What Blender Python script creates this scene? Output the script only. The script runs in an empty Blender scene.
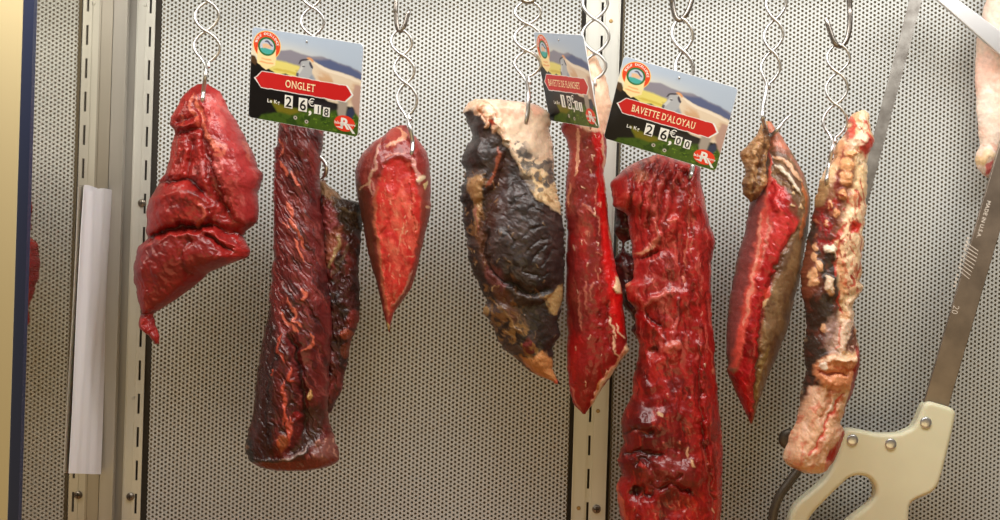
import bpy, math, random
import numpy as np
from mathutils import Matrix, Vector

random.seed(4)
S = bpy.context.scene
COL = S.collection
F = 1600.0                      # focal length in pixels of the 1000 x 520 frame
ROLL = math.radians(1.75)
CR, SR = math.cos(ROLL), math.sin(ROLL)
EYE = 1.5                       # eye height
DW = 1.707                      # distance of the back wall
DM = 1.60                       # distance of the row of hooks

def P(px, py, d):
    """point of the place seen at a pixel, d metres away along the view axis"""
    a, b = px - 500.0, 260.0 - py
    return Vector(((a * CR - b * SR) * d / F, d, EYE + (a * SR + b * CR) * d / F))

def Parr(px, py, d):
    a, b = px - 500.0, 260.0 - py
    return np.stack([(a * CR - b * SR) * d / F, d + 0 * a, EYE + (a * SR + b * CR) * d / F], axis=-1)

def WX(px):                     # world x on the back wall for a column at mid height
    return (px - 500.0) * DW / F

# ------------------------------------------------------------------ colour + noise
def lin(c):
    c = np.asarray(c, float) / 255.0
    return np.where(c <= 0.04045, c / 12.92, ((c + 0.055) / 1.055) ** 2.4)

def L4(c):
    r = lin(c)
    return (float(r[0]), float(r[1]), float(r[2]), 1.0)

def _hash(ix, iy, seed):
    h = (ix.astype(np.int64) * 374761393 + iy.astype(np.int64) * 668265263 + seed * 1442695041) & 0xFFFFFFFF
    h = ((h ^ (h >> 13)) * 1274126177) & 0xFFFFFFFF
    h = (h ^ (h >> 16)) & 0xFFFFFFFF
    return h.astype(np.float64) / 4294967295.0

def vnoise(x, y, seed=0):
    ix, iy = np.floor(x), np.floor(y)
    fx, fy = x - ix, y - iy
    fx = fx * fx * fx * (fx * (fx * 6 - 15) + 10)
    fy = fy * fy * fy * (fy * (fy * 6 - 15) + 10)
    a, b = _hash(ix, iy, seed), _hash(ix + 1, iy, seed)
    c, d = _hash(ix, iy + 1, seed), _hash(ix + 1, iy + 1, seed)
    return (a + (b - a) * fx) * (1 - fy) + (c + (d - c) * fx) * fy

def fbm(x, y, seed=0, octv=4):
    t, amp, tot = 0, 1.0, 0.0
    for o in range(octv):
        ca, sa = math.cos(0.7 * o + .5), math.sin(0.7 * o + .5)
        t = t + amp * vnoise((x * ca - y * sa) * 2 ** o + 17.3 * o, (x * sa + y * ca) * 2 ** o - 9.1 * o, seed + o)
        tot += amp
        amp *= 0.5
    return t / tot                # 0..1, mean .5

def smooth(e0, e1, x):
    t = np.clip((x - e0) / (e1 - e0 + 1e-9), 0, 1)
    return t * t * (3 - 2 * t)

def poly_sd(X, Y, pts):
    """signed distance to a polygon, negative inside"""
    d = np.full(X.shape, 1e9)
    ins = np.zeros(X.shape, bool)
    n = len(pts)
    for i in range(n):
        x0, y0 = pts[i]; x1, y1 = pts[(i + 1) % n]
        ex, ey = x1 - x0, y1 - y0
        t = np.clip(((X - x0) * ex + (Y - y0) * ey) / (ex * ex + ey * ey + 1e-9), 0, 1)
        d = np.minimum(d, (X - x0 - t * ex) ** 2 + (Y - y0 - t * ey) ** 2)
        c = ((y0 > Y) != (y1 > Y)) & (X < (x1 - x0) * (Y - y0) / (y1 - y0 + 1e-12) + x0)
        ins ^= c
    d = np.sqrt(d)
    return np.where(ins, -d, d)

def line_d(X, Y, pts):
    """distance to a polyline and the fraction along it"""
    d = np.full(X.shape, 1e9); f = np.zeros(X.shape)
    ls = [math.hypot(pts[i + 1][0] - pts[i][0], pts[i + 1][1] - pts[i][1]) for i in range(len(pts) - 1)]
    tot = sum(ls) + 1e-9; run = 0
    for i in range(len(pts) - 1):
        x0, y0 = pts[i]; x1, y1 = pts[i + 1]
        ex, ey = x1 - x0, y1 - y0
        t = np.clip(((X - x0) * ex + (Y - y0) * ey) / (ex * ex + ey * ey + 1e-9), 0, 1)
        q = (X - x0 - t * ex) ** 2 + (Y - y0 - t * ey) ** 2
        m = q < d
        d = np.where(m, q, d); f = np.where(m, (run + t * ls[i]) / tot, f)
        run += ls[i]
    return np.sqrt(d), f

def curve_pts(pts, n=8):
    """Catmull-Rom through 2-D or 3-D points"""
    p = [np.array(q, float) for q in pts]
    if len(p) < 3: return pts
    p = [2 * p[0] - p[1]] + p + [2 * p[-1] - p[-2]]
    out = []
    for i in range(1, len(p) - 2):
        for k in range(n):
            t = k / n
            out.append(0.5 * (2 * p[i] + (p[i + 1] - p[i - 1]) * t + (2 * p[i - 1] - 5 * p[i] + 4 * p[i + 1] - p[i + 2]) * t * t
                              + (3 * p[i] - p[i - 1] - 3 * p[i + 1] + p[i + 2]) * t ** 3))
    out.append(p[-2])
    return out

class Skin:
    """height (mm towards the room) and tissue colour of a cut, worked out on its surface coordinates"""
    def __init__(s, X, Y, seed, warp=1.6, wscale=7.0):
        s.X, s.Y, s.seed = X, Y, seed
        s.wx = X + (fbm(X / wscale, Y / wscale, seed + 50) - .5) * 4 * warp
        s.wy = Y + (fbm(X / wscale, Y / wscale, seed + 90) - .5) * 4 * warp
        s.C = np.zeros(X.shape + (3,)); s.H = np.zeros(X.shape); s.W = np.full(X.shape, .8)
    def mix(s, c, a, wet=None):
        a = np.clip(a, 0, 1)
        s.C += (lin(c) - s.C) * a[..., None]
        if wet is not None: s.W += (wet - s.W) * a
    def fill(s, c, wet=.8):
        s.C[:] = lin(c); s.W[:] = wet
    def noise(s, c, scale, lo, hi, aspect=1, ang=0, alpha=1, seed=0, within=None, wet=None):
        a = math.radians(ang); ca, sa = math.cos(a), math.sin(a)
        u, v = s.wx * ca + s.wy * sa, -s.wx * sa + s.wy * ca
        n = fbm(u / (scale * aspect), v / scale, s.seed + seed, 4)
        m = smooth(lo, hi, n) * alpha
        if within is not None: m = m * within
        s.mix(c, m, wet)
        return m
    def mask(s, pts, soft=2.0):
        return smooth(soft, -soft, poly_sd(s.wx, s.wy, pts))
    def poly(s, pts, c, soft=1.5, alpha=1, h=0, hsoft=None, wet=None):
        sd = poly_sd(s.wx, s.wy, pts)
        s.mix(c, smooth(soft, -soft, sd) * alpha, wet)
        if h: s.H += h * smooth(hsoft or 3 * soft, -(hsoft or 3 * soft), sd)
    def plate(s, pts, h, soft=4):
        s.H += h * smooth(soft, -soft, poly_sd(s.wx, s.wy, pts))
    def stroke(s, pts, w, c=None, alpha=1, h=0, hw=None, taper=True, wet=None):
        pts = curve_pts(pts, 5)
        R = 4 * max(w, hw or 0) + 6
        xs = [p[0] for p in pts]; ys = [p[1] for p in pts]
        i = np.nonzero((s.X > min(xs) - R) & (s.X < max(xs) + R) & (s.Y > min(ys) - R) & (s.Y < max(ys) + R))
        if not len(i[0]): return
        d, f = line_d(s.wx[i], s.wy[i], pts)
        tp = np.clip(np.minimum(f, 1 - f) * 5 + .35, 0, 1) if taper else 1.0
        if c is not None:
            m = smooth(w * .5 * tp + .7, np.maximum(w * .5 * tp - .7, 0), d) * alpha
            s.C[i] += (lin(c) - s.C[i]) * np.clip(m, 0, 1)[..., None]
            if wet is not None: s.W[i] += (wet - s.W[i]) * m
        if h:
            g = np.exp(-(d / (hw or w)) ** 2)
            s.H[i] += h * g * (np.clip(np.minimum(f, 1 - f) * 8 + .1, 0, 1) if taper else 1)
    def bump(s, cx, cy, rx, ry, h, ang=0, c=None, alpha=1):
        a = math.radians(ang); ca, sa = math.cos(a), math.sin(a)
        x, y = s.wx - cx, s.wy - cy
        q = ((x * ca + y * sa) / rx) ** 2 + ((-x * sa + y * ca) / ry) ** 2
        s.H += h * np.exp(-q)
        if c is not None: s.mix(c, smooth(1.5, .6, q) * alpha)
    def dome(s, cx, cy, rx, ry, h, ang=0):
        a = math.radians(ang); ca, sa = math.cos(a), math.sin(a)
        x, y = s.wx - cx, s.wy - cy
        q = ((x * ca + y * sa) / rx) ** 2 + ((-x * sa + y * ca) / ry) ** 2
        s.H += h * np.sqrt(np.clip(1 - q, 0, 1))
    def fib(s, ang, scale, aspect, h, seed=0, within=None, ridge=False, bend=None):
        a = ang if isinstance(ang, np.ndarray) else np.full(s.X.shape, float(ang))
        a = np.radians(a); ca, sa = np.cos(a), np.sin(a)
        u, v = s.wx * ca + s.wy * sa, -s.wx * sa + s.wy * ca
        n = fbm(u / (scale * aspect), v / scale, s.seed + 200 + seed, 3)
        n = (.6 - np.sqrt((2 * n - 1) ** 2 * 5.8 + .04)) if ridge else (n - .5) * 2
        s.H += .62 * h * n * (1 if within is None else within)
    def rough(s, scale, h, seed=0, within=None, ridge=False):
        n = fbm(s.X / scale, s.Y / scale, s.seed + 300 + seed, 2)
        n = (.6 - np.sqrt((2 * n - 1) ** 2 * 5.8 + .04)) if ridge else (n - .5) * 2
        s.H += .7 * h * n * (1 if within is None else within)

# ------------------------------------------------------------------ objects
def tag(o, label=None, cat=None, group=None, kind=None):
    if label: o['label'] = label
    if cat: o['category'] = cat
    if group: o['group'] = group
    if kind: o['kind'] = kind
    return o

def empty(name, loc, label, cat, group=None):
    o = bpy.data.objects.new(name, None)
    COL.objects.link(o); o.location = loc
    o.empty_display_size = .02
    bpy.context.view_layer.update()
    return tag(o, label, cat, group)

def link(name, me, parent=None):
    o = bpy.data.objects.new(name, me)
    COL.objects.link(o)
    if parent is not None:
        o.parent = parent
        o.matrix_parent_inverse = parent.matrix_basis.inverted()
    return o

def np_mesh(name, V, quads, tris=None, mat=None, smooth_=True, col=None, wet=None):
    V = np.asarray(V, np.float32); quads = np.asarray(quads, np.int32).reshape(-1, 4)
    tris = np.zeros((0, 3), np.int32) if tris is None else np.asarray(tris, np.int32).reshape(-1, 3)
    me = bpy.data.meshes.new(name)
    me.vertices.add(len(V)); me.vertices.foreach_set('co', V.ravel())
    nl = quads.size + tris.size
    me.loops.add(nl)
    me.loops.foreach_set('vertex_index', np.concatenate([quads.ravel(), tris.ravel()]))
    np_ = len(quads) + len(tris)
    me.polygons.add(np_)
    st = np.concatenate([np.arange(len(quads)) * 4, quads.size + np.arange(len(tris)) * 3]).astype(np.int32)
    me.polygons.foreach_set('loop_start', st)
    try:
        me.polygons.foreach_set('loop_total', np.concatenate([np.full(len(quads), 4), np.full(len(tris), 3)]).astype(np.int32))
    except Exception: pass
    me.polygons.foreach_set('use_smooth', np.full(np_, smooth_, bool))
    me.update(calc_edges=True); me.validate()
    if col is not None:
        at = me.attributes.new('Col', 'FLOAT_COLOR', 'POINT')
        a = np.ones((len(V), 4), np.float32); a[:, :3] = col
        at.data.foreach_set('color', a.ravel())
    if wet is not None:
        at = me.attributes.new('Wet', 'FLOAT', 'POINT')
        at.data.foreach_set('value', np.asarray(wet, np.float32))
    if mat: me.materials.append(mat)
    return me

class MB:
    """collects boxes, tubes and prisms into one mesh"""
    def __init__(s): s.v, s.f = [], []
    def add(s, vs, fs):
        b = len(s.v); s.v += [tuple(x) for x in vs]; s.f += [tuple(i + b for i in f) for f in fs]
    def box(s, x0, x1, y0, y1, z0, z1):
        s.add([(x, y, z) for x in (x0, x1) for y in (y0, y1) for z in (z0, z1)],
              [(0, 1, 3, 2), (4, 6, 7, 5), (0, 4, 5, 1), (2, 3, 7, 6), (0, 2, 6, 4), (1, 5, 7, 3)])
    def prism(s, pts, off):
        n = len(pts); off = Vector(off)
        a = [Vector(p) for p in pts]; b = [p + off for p in a]
        s.add(a + b, [tuple(range(n))[::-1], tuple(range(n, 2 * n))] + [(i, (i + 1) % n, n + (i + 1) % n, n + i) for i in range(n)])
    def tube(s, pts, r, n=10, caps=True, round_=True):
        pts = [Vector(p) for p in pts]
        rs = r if hasattr(r, '__len__') else [r] * len(pts)
        t0 = (pts[1] - pts[0]).normalized()
        nrm = t0.orthogonal().normalized()
        rings = []
        for i, p in enumerate(pts):
            t = (pts[min(i + 1, len(pts) - 1)] - pts[max(i - 1, 0)]).normalized()
            nrm = (nrm - t * nrm.dot(t)).normalized()
            bi = t.cross(nrm)
            rings.append([p + (nrm * math.cos(2 * math.pi * k / n) + bi * math.sin(2 * math.pi * k / n)) * rs[i] for k in range(n)])
        vs = [v for ring in rings for v in ring]
        fs = [(i * n + k, i * n + (k + 1) % n, (i + 1) * n + (k + 1) % n, (i + 1) * n + k) for i in range(len(pts) - 1) for k in range(n)]
        if caps:
            fs += [tuple(range(n))[::-1], tuple((len(pts) - 1) * n + k for k in range(n))]
        s.add(vs, fs)
    def disc(s, c, axis, r, h, n=20, dome=0.0):
        c = Vector(c); ax = Vector(axis).normalized(); u = ax.orthogonal().normalized(); w = ax.cross(u)
        prof = [(r, 0), (r, h * .7), (r * .85, h), (r * .5, h + dome * .7), (0.0001, h + dome)]
        vs = []
        for rr, hh in prof:
            vs += [c + ax * hh + (u * math.cos(2 * math.pi * k / n) + w * math.sin(2 * math.pi * k / n)) * rr for k in range(n)]
        fs = [(i * n + k, i * n + (k + 1) % n, (i + 1) * n + (k + 1) % n, (i + 1) * n + k) for i in range(len(prof) - 1) for k in range(n)]
        fs.append(tuple(range(n))[::-1])
        s.add(vs, fs)
    def mesh(s, name, mat, smooth_=False):
        me = bpy.data.meshes.new(name); me.from_pydata(s.v, [], s.f); me.update()
        me.polygons.foreach_set('use_smooth', np.full(len(me.polygons), smooth_, bool))
        if mat: me.materials.append(mat)
        return me
    def build(s, name, mat, parent=None, smooth_=False):
        return link(name, s.mesh(name, mat, smooth_), parent)

# ------------------------------------------------------------------ materials
def mat(name, col, rough=.5, metal=0., noise=0., nscale=40, bump=0., bscale=200, stretch=(1, 1, 1), coat=0., spec=.5, sss=0., col2=None, aniso=0):
    m = bpy.data.materials.new(name); m.use_nodes = True
    nt = m.node_tree; b = nt.nodes['Principled BSDF']
    b.inputs['Base Color'].default_value = L4(col); b.inputs['Roughness'].default_value = rough
    b.inputs['Metallic'].default_value = metal; b.inputs['Coat Weight'].default_value = coat
    b.inputs['Specular IOR Level'].default_value = spec
    if sss:
        b.inputs['Subsurface Weight'].default_value = sss; b.inputs['Subsurface Radius'].default_value = (1, .6, .4); b.inputs['Subsurface Scale'].default_value = .004
    tc = nt.nodes.new('ShaderNodeTexCoord'); mp = nt.nodes.new('ShaderNodeMapping'); mp.inputs['Scale'].default_value = stretch
    nt.links.new(tc.outputs['Object'], mp.inputs['Vector'])
    if noise or col2:
        n = nt.nodes.new('ShaderNodeTexNoise'); n.inputs['Scale'].default_value = nscale; n.inputs['Detail'].default_value = 5
        nt.links.new(mp.outputs[0], n.inputs['Vector'])
        r = nt.nodes.new('ShaderNodeValToRGB')
        c0 = np.asarray(col, float)
        r.color_ramp.elements[0].position = .3; r.color_ramp.elements[1].position = .7
        r.color_ramp.elements[0].color = L4(col2 if col2 else np.clip(c0 * (1 - noise), 0, 255)); r.color_ramp.elements[1].color = L4(col if col2 else np.clip(c0 * (1 + noise), 0, 255))
        nt.links.new(n.outputs['Fac'], r.inputs['Fac']); nt.links.new(r.outputs[0], b.inputs['Base Color'])
    if bump:
        n = nt.nodes.new('ShaderNodeTexNoise'); n.inputs['Scale'].default_value = bscale; n.inputs['Detail'].default_value = 3
        nt.links.new(mp.outputs[0], n.inputs['Vector'])
        bp = nt.nodes.new('ShaderNodeBump'); bp.inputs['Strength'].default_value = bump; bp.inputs['Distance'].default_value = .001
        nt.links.new(n.outputs['Fac'], bp.inputs['Height']); nt.links.new(bp.outputs[0], b.inputs['Normal'])
    return m

def mat_tissue():
    m = bpy.data.materials.new('tissue'); m.use_nodes = True
    nt = m.node_tree; b = nt.nodes['Principled BSDF']; lk = nt.links.new
    ac = nt.nodes.new('ShaderNodeAttribute'); ac.attribute_name = 'Col'
    aw = nt.nodes.new('ShaderNodeAttribute'); aw.attribute_name = 'Wet'
    tc = nt.nodes.new('ShaderNodeTexCoord')
    n1 = nt.nodes.new('ShaderNodeTexNoise'); n1.inputs['Scale'].default_value = 260; n1.inputs['Detail'].default_value = 4
    lk(tc.outputs['Object'], n1.inputs['Vector'])
    # grain of the tissue: a little colour variation
    hs = nt.nodes.new('ShaderNodeHueSaturation')
    mr = nt.nodes.new('ShaderNodeMapRange'); mr.inputs['To Min'].default_value = .86; mr.inputs['To Max'].default_value = 1.14
    mr.inputs['From Min'].default_value = .25; mr.inputs['From Max'].default_value = .75
    lk(n1.outputs['Fac'], mr.inputs['Value']); lk(mr.outputs[0], hs.inputs['Value']); lk(ac.outputs['Color'], hs.inputs['Color'])
    lk(hs.outputs[0], b.inputs['Base Color'])
    ro = nt.nodes.new('ShaderNodeMapRange'); ro.inputs['To Min'].default_value = .62; ro.inputs['To Max'].default_value = .34
    lk(aw.outputs['Fac'], ro.inputs['Value']); lk(ro.outputs[0], b.inputs['Roughness'])
    ct = nt.nodes.new('ShaderNodeMath'); ct.operation = 'MULTIPLY'; ct.inputs[1].default_value = .32
    lk(aw.outputs['Fac'], ct.inputs[0]); lk(ct.outputs[0], b.inputs['Coat Weight']); b.inputs['Coat Roughness'].default_value = .15
    b.inputs['Specular IOR Level'].default_value = .4
    b.inputs['Subsurface Weight'].default_value = .12; b.inputs['Subsurface Radius'].default_value = (1, .25, .15); b.inputs['Subsurface Scale'].default_value = .003
    n2 = nt.nodes.new('ShaderNodeTexNoise'); n2.inputs['Scale'].default_value = 420; n2.inputs['Detail'].default_value = 3
    lk(tc.outputs['Object'], n2.inputs['Vector'])
    bp = nt.nodes.new('ShaderNodeBump'); bp.inputs['Strength'].default_value = .3; bp.inputs['Distance'].default_value = .0008
    lk(n2.outputs['Fac'], bp.inputs['Height']); lk(bp.outputs[0], b.inputs['Normal'])
    return m

def mat_print():
    m = bpy.data.materials.new('printed_card'); m.use_nodes = True
    nt = m.node_tree; b = nt.nodes['Principled BSDF']
    ac = nt.nodes.new('ShaderNodeAttribute'); ac.attribute_name = 'Col'
    nt.links.new(ac.outputs['Color'], b.inputs['Base Color']); b.inputs['Roughness'].default_value = .35
    return m

M = dict(
    tissue=mat_tissue(), print=mat_print(),
    panel=mat('perforated_steel', (206, 208, 205), .5, .0, .03, 6),
    backing=mat('dark_plenum', (158, 144, 118), .8),
    dark=mat('dark_gap', (66, 60, 52), .7),
    post=mat('brushed_upright', (214, 212, 202), .38, .35, .06, 30, stretch=(1, 1, .08)),
    trim=mat('corner_steel', (178, 173, 164), .4, .5, .05, 30, stretch=(1, 1, .08)),
    mirror=mat('polished_side_steel', (226, 220, 206), .03, 1.0),
    gasket=mat('blue_gasket', (44, 52, 82), .5),
    cream=mat('cream_jamb', (232, 212, 164), .45),
    wire=mat('bright_wire', (205, 202, 198), .36, 1.0),
    hook=mat('dull_hook_steel', (150, 142, 134), .3, 1.0, .15, 60),
    screw=mat('screw_steel', (150, 140, 126), .35, .8),
    saw=mat('saw_steel', (150, 136, 124), .38, .75, .1, 40),
    arm=mat('lit_saw_steel', (218, 216, 216), .3, .8),  # saw steel paled for lamp light on the top arm; rivets share it
    rod=mat('dark_rod', (92, 84, 74), .45, .5, .12, 50),
    handle=mat('ivory_plastic', (240, 235, 204), .38, 0, .02, 20, sss=.15),
    paper=mat('white_sleeve', (236, 234, 238), .5, 0, .03, 25, bump=.5, bscale=60, stretch=(1, 1, .2), sss=.1),
    white=mat('white_ink', (240, 238, 230), .4), cream_ink=mat('cream_ink', (246, 226, 180), .4), black=mat('black_ink', (18, 16, 15), .4),
    red=mat('red_ink', (200, 28, 28), .35), orange=mat('orange_ink', (228, 78, 36), .4), etch=mat('etched_mark', (222, 210, 198), .5),
)
# ================================================================== the meat
CUTS = {}
def cut(key, name, left, right, tf, tb, paint, seed, d=DM, parent=None, label=None, cat=None, step=.75, pw=.55, ends=(14, 14), edge=1.2, lean=None, skew=None, wetback=.6, group=None, tprof=None, tone=(1, 1, 1)):
    """A hanging cut: its two side outlines (y, x), front and back thickness, and a painter for relief and tissue.
    Built as one closed body round its own axis."""
    ly, lx = zip(*left); ry, rx = zip(*right)
    y0, y1 = max(ly[0], ry[0]), min(ly[-1], ry[-1])
    nv = int((y1 - y0) / step)
    ys = np.linspace(y0, y1, nv)
    def ol(yy, xx, sd):
        x = np.interp(ys, yy, xx)
        k = np.array([.06, .12, .2, .24, .2, .12, .06]); xp = np.pad(x, 3, mode='edge')
        x = np.convolve(xp, k, 'valid')
        dx = (fbm(ys / 11.0, ys * 0 + 3.3, sd, 3) - .5) * 2 * edge * 1.5 + (fbm(ys / 2.6, ys * 0 + 1.3, sd + 9, 2) - .5) * edge * .7
        K = 21; g = np.exp(-np.linspace(-2, 2, K) ** 2); g /= g.sum()
        xs = np.convolve(np.pad(x, K // 2, mode='edge'), g, 'valid')
        return x + dx, xs
    (xl, xls), (xr, xrs) = ol(ly, lx, seed + 1), ol(ry, rx, seed + 2)
    xr = np.maximum(xr, xl + 1.2); xrs = np.maximum(xrs, xls + 1.2)
    nf = max(24, int(np.max(xr - xl) / step * 1.15)); nb = max(12, nf // 3)
    th = np.linspace(0, math.pi, nf)
    uf = .55 * -np.cos(th) + .45 * np.linspace(-1, 1, nf)
    ub = -np.cos(np.linspace(0, math.pi, nb + 2))[1:-1][::-1]
    u = np.concatenate([uf, ub]); front = np.concatenate([np.ones(nf), np.zeros(nb)])
    n = len(u)
    Xc, Hw = (xls + xrs) / 2, (xrs - xls) / 2
    # the frayed outline only moves the tissue close to it
    X = Xc[:, None] + Hw[:, None] * u[None]
    reach = np.clip(1 - (1 - np.abs(u)) * Hw[:, None] / np.minimum(Hw * .8, 9)[:, None], 0, 1) ** 1.5
    X = X + np.where(u[None] < 0, (xl - xls)[:, None], (xr - xrs)[:, None]) * reach
    Y = np.repeat(ys[:, None], n, 1)
    prof = np.clip(1 - np.abs(u) ** 2.2, 0, 1) ** pw
    if skew is not None:                                       # thicker to one side
        prof = prof * (1 + skew * u)
    e = np.clip(np.minimum((ys - y0) / ends[0], 1), 0, 1); e2 = np.clip(np.minimum((y1 - ys) / ends[1], 1), 0, 1)
    ef = np.sqrt(1 - (1 - e) ** 2) * np.sqrt(1 - (1 - e2) ** 2)
    wid = np.clip(Hw / (np.percentile(Hw, 80)), .12, 1.0) ** .6
    K = 31; g = np.exp(-np.linspace(-2, 2, K) ** 2); g /= g.sum()
    wid = np.convolve(np.pad(wid, K // 2, mode='edge'), g, 'valid')
    tp = np.interp(ys, *zip(*tprof)) if tprof else 1.0
    T = ef * wid * tp
    s = Skin(X, Y, seed)
    paint(s)
    fade = np.clip(1 - np.abs(u) ** 6, 0, 1)[None] * np.clip(ef, .12, 1)[:, None]
    base = np.where(front > 0, -tf, tb)[None] * prof[None] * T[:, None]
    H = s.H - np.clip(np.median(s.H), -3, 3)
    rel = np.where(front[None] > 0, -H * .001 * fade, 0.4 * H * .001 * fade)
    # never let relief turn the body inside out
    Yd = base + rel
    Yd = np.where(front[None] > 0, np.minimum(Yd, -.0006 * ef[:, None]), np.maximum(Yd, .0006 * ef[:, None]))
    dc = d + (np.interp(ys, *zip(*lean)) if lean else 0 * ys)
    D = dc[:, None] + Yd
    # sideways position keeps its real place at the axis distance
    pos = Parr(X, Y, dc[:, None] + 0 * X); pos[..., 1] = D
    V = pos.reshape(-1, 3)
    idx = np.arange(nv * n).reshape(nv, n)
    nx = np.roll(idx, -1, 1)
    q = np.stack([idx[:-1], idx[1:], nx[1:], nx[:-1]], -1).reshape(-1, 4)
    c0, c1 = len(V), len(V) + 1
    V = np.concatenate([V, pos[0].mean(0)[None], pos[-1].mean(0)[None]])
    tr = np.concatenate([np.stack([idx[0], nx[0], np.full(n, c0)], -1), np.stack([nx[-1], idx[-1], np.full(n, c1)], -1)])
    C = np.clip(s.C.reshape(-1, 3) * np.array(tone), 0.002, .95); W = np.clip(s.W.ravel(), 0, 1)
    C = np.concatenate([C, C[:1], C[-1:]]); W = np.concatenate([W, W[:1], W[-1:]])
    me = np_mesh(name, V, q, tr, M['tissue'], True, C, W)
    CUTS[key] = (X[:, :nf], Y[:, :nf], D[:, :nf])
    o = link(name, me, parent)
    if label: tag(o, label, cat or 'meat', group)
    return o

def surf(key, px, py):
    X, Y, D = CUTS[key]
    # compare in the picture of the place: a nearer surface is seen shifted outwards only slightly
    i = np.argmin((X - px) ** 2 + (Y - py) ** 2)
    return float(D.ravel()[i])

def veins(s, pts_list, c, w=1.2, alpha=.8, h=.3):
    for p in pts_list: s.stroke(p, w, c, alpha, h=h, hw=w)

def flecks(s, n, box, c, seed, smin=.5, smax=1.4, h=.4, ang=90, asp=2.0):
    r = random.Random(seed)
    for _ in range(n):
        x, y = r.uniform(box[0], box[2]), r.uniform(box[1], box[3])
        L = r.uniform(smin, smax) * asp; a = math.radians(ang + r.uniform(-35, 35))
        s.stroke([(x - L * math.cos(a), y - L * math.sin(a)), (x + L * math.cos(a), y + L * math.sin(a))], r.uniform(smin, smax), c, r.uniform(.5, .95), h=h, hw=1)

# ---- far left: folded steak ------------------------------------------------------------
def paint_folded(s):
    s.fill((158, 34, 34), .85)
    s.noise((190, 54, 52), 14, .42, .7, 1.5, 60, .8, 1); s.noise((112, 20, 20), 9, .55, .78, 2, -60, .8, 2)
    lobe = s.mask([(206, 86), (219, 92), (231, 110), (246, 138), (257, 160), (261, 190), (257, 214), (246, 224), (236, 214), (226, 195), (217, 170), (209, 140), (203, 112)], 3)
    s.mix((194, 66, 72), lobe * .9); s.noise((222, 116, 120), 7, .52, .74, 1.8, 70, .75, 5, lobe); s.noise((160, 36, 42), 8, .55, .8, 1.5, 50, .8, 6, lobe)
    s.dome(237, 165, 24, 62, 13, -16)
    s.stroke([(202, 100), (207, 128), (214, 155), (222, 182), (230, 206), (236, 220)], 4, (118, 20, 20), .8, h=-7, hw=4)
    s.stroke([(199, 98), (204, 112), (208, 126), (214, 140), (219, 150), (228, 154)], 4.5, (232, 128, 108), .9, h=1.5, hw=3)
    s.stroke([(215, 142), (224, 148), (232, 150), (228, 158), (219, 156)], 3.5, (228, 128, 112), .75)
    s.stroke([(196, 96), (194, 108), (198, 118), (203, 130)], 3, (220, 116, 96), .8, h=1)
    s.stroke([(183, 116), (186, 122), (184, 130)], 2.5, (216, 110, 90), .7)
    s.stroke([(246, 142), (250, 152), (252, 160)], 3, (226, 120, 104), .6)
    # ridges and creases of the gathered left side
    for p, a, w in (([(176, 122), (188, 121), (200, 117)], -4, 3), ([(172, 136), (188, 133), (206, 130)], -5, 3.2), ([(176, 128), (190, 127), (202, 124)], 4, 3),
                    ([(184, 140), (180, 158), (170, 178)], 4, 4), ([(197, 136), (196, 155), (190, 180)], -4, 3.5), ([(206, 140), (206, 160), (212, 185), (214, 200)], 4, 5), ([(188, 140), (190, 160), (182, 178)], 2.5, 3)):
        s.stroke(p, 2.5, (110, 18, 18) if a < 0 else (186, 50, 46), .6, h=a, hw=w)
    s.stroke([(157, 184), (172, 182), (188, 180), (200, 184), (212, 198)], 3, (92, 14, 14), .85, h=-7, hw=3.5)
    s.plate([(142, 196), (160, 186), (186, 184), (204, 190), (218, 206), (214, 222), (186, 228), (150, 238), (143, 226)], 7, 5)
    s.stroke([(150, 205), (170, 196), (192, 196), (208, 206)], 4, (196, 58, 54), .5, h=3, hw=6)
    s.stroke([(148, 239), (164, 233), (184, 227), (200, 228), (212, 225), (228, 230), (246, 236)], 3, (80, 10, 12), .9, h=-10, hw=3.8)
    s.stroke([(206, 204), (211, 214), (206, 222), (202, 228)], 3.5, (222, 110, 96), .7, h=2, hw=3)
    flap = s.mask([(136, 250), (150, 241), (176, 232), (205, 230), (214, 236), (228, 262), (206, 274), (192, 288), (156, 312), (139, 312), (130, 270)], 2.5)
    s.mix((136, 26, 26), flap * .85, .8); s.noise((160, 40, 36), 16, .45, .7, 2, 10, .7, 9, flap)
    s.plate([(134, 250), (152, 242), (180, 234), (208, 231), (226, 250), (228, 268), (200, 280), (176, 300), (150, 314), (136, 308)], 6, 7)
    s.stroke([(142, 249), (160, 241), (184, 235), (206, 234)], 3, (190, 50, 48), .6, h=3.5, hw=4)
    s.stroke([(196, 238), (189, 252), (190, 266), (198, 275)], 2.5, (110, 18, 18), .6, h=-2.5, hw=3)
    for p in ([(206, 228), (222, 236), (236, 247), (250, 252)], [(214, 224), (230, 230), (244, 244)], [(222, 256), (238, 258), (248, 256)]):
        s.stroke(p, 3.5, (190, 44, 44), .6, h=5, hw=4)
    s.stroke([(210, 234), (224, 244), (238, 252)], 2, (88, 10, 12), .8, h=-5, hw=2.5)
    s.stroke([(141, 312), (150, 314), (158, 311)], 2, (90, 12, 14), .7, h=-4, hw=3)
    s.stroke([(146, 318), (143, 326), (150, 334)], 3, (186, 48, 44), .6, h=5, hw=5)
    s.fib(62, 3.2, 5, 1.3, 1); s.fib(20, 2.2, 4, .6, 2); s.rough(16, 3.0, 3); s.rough(4, .6, 4)

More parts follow.
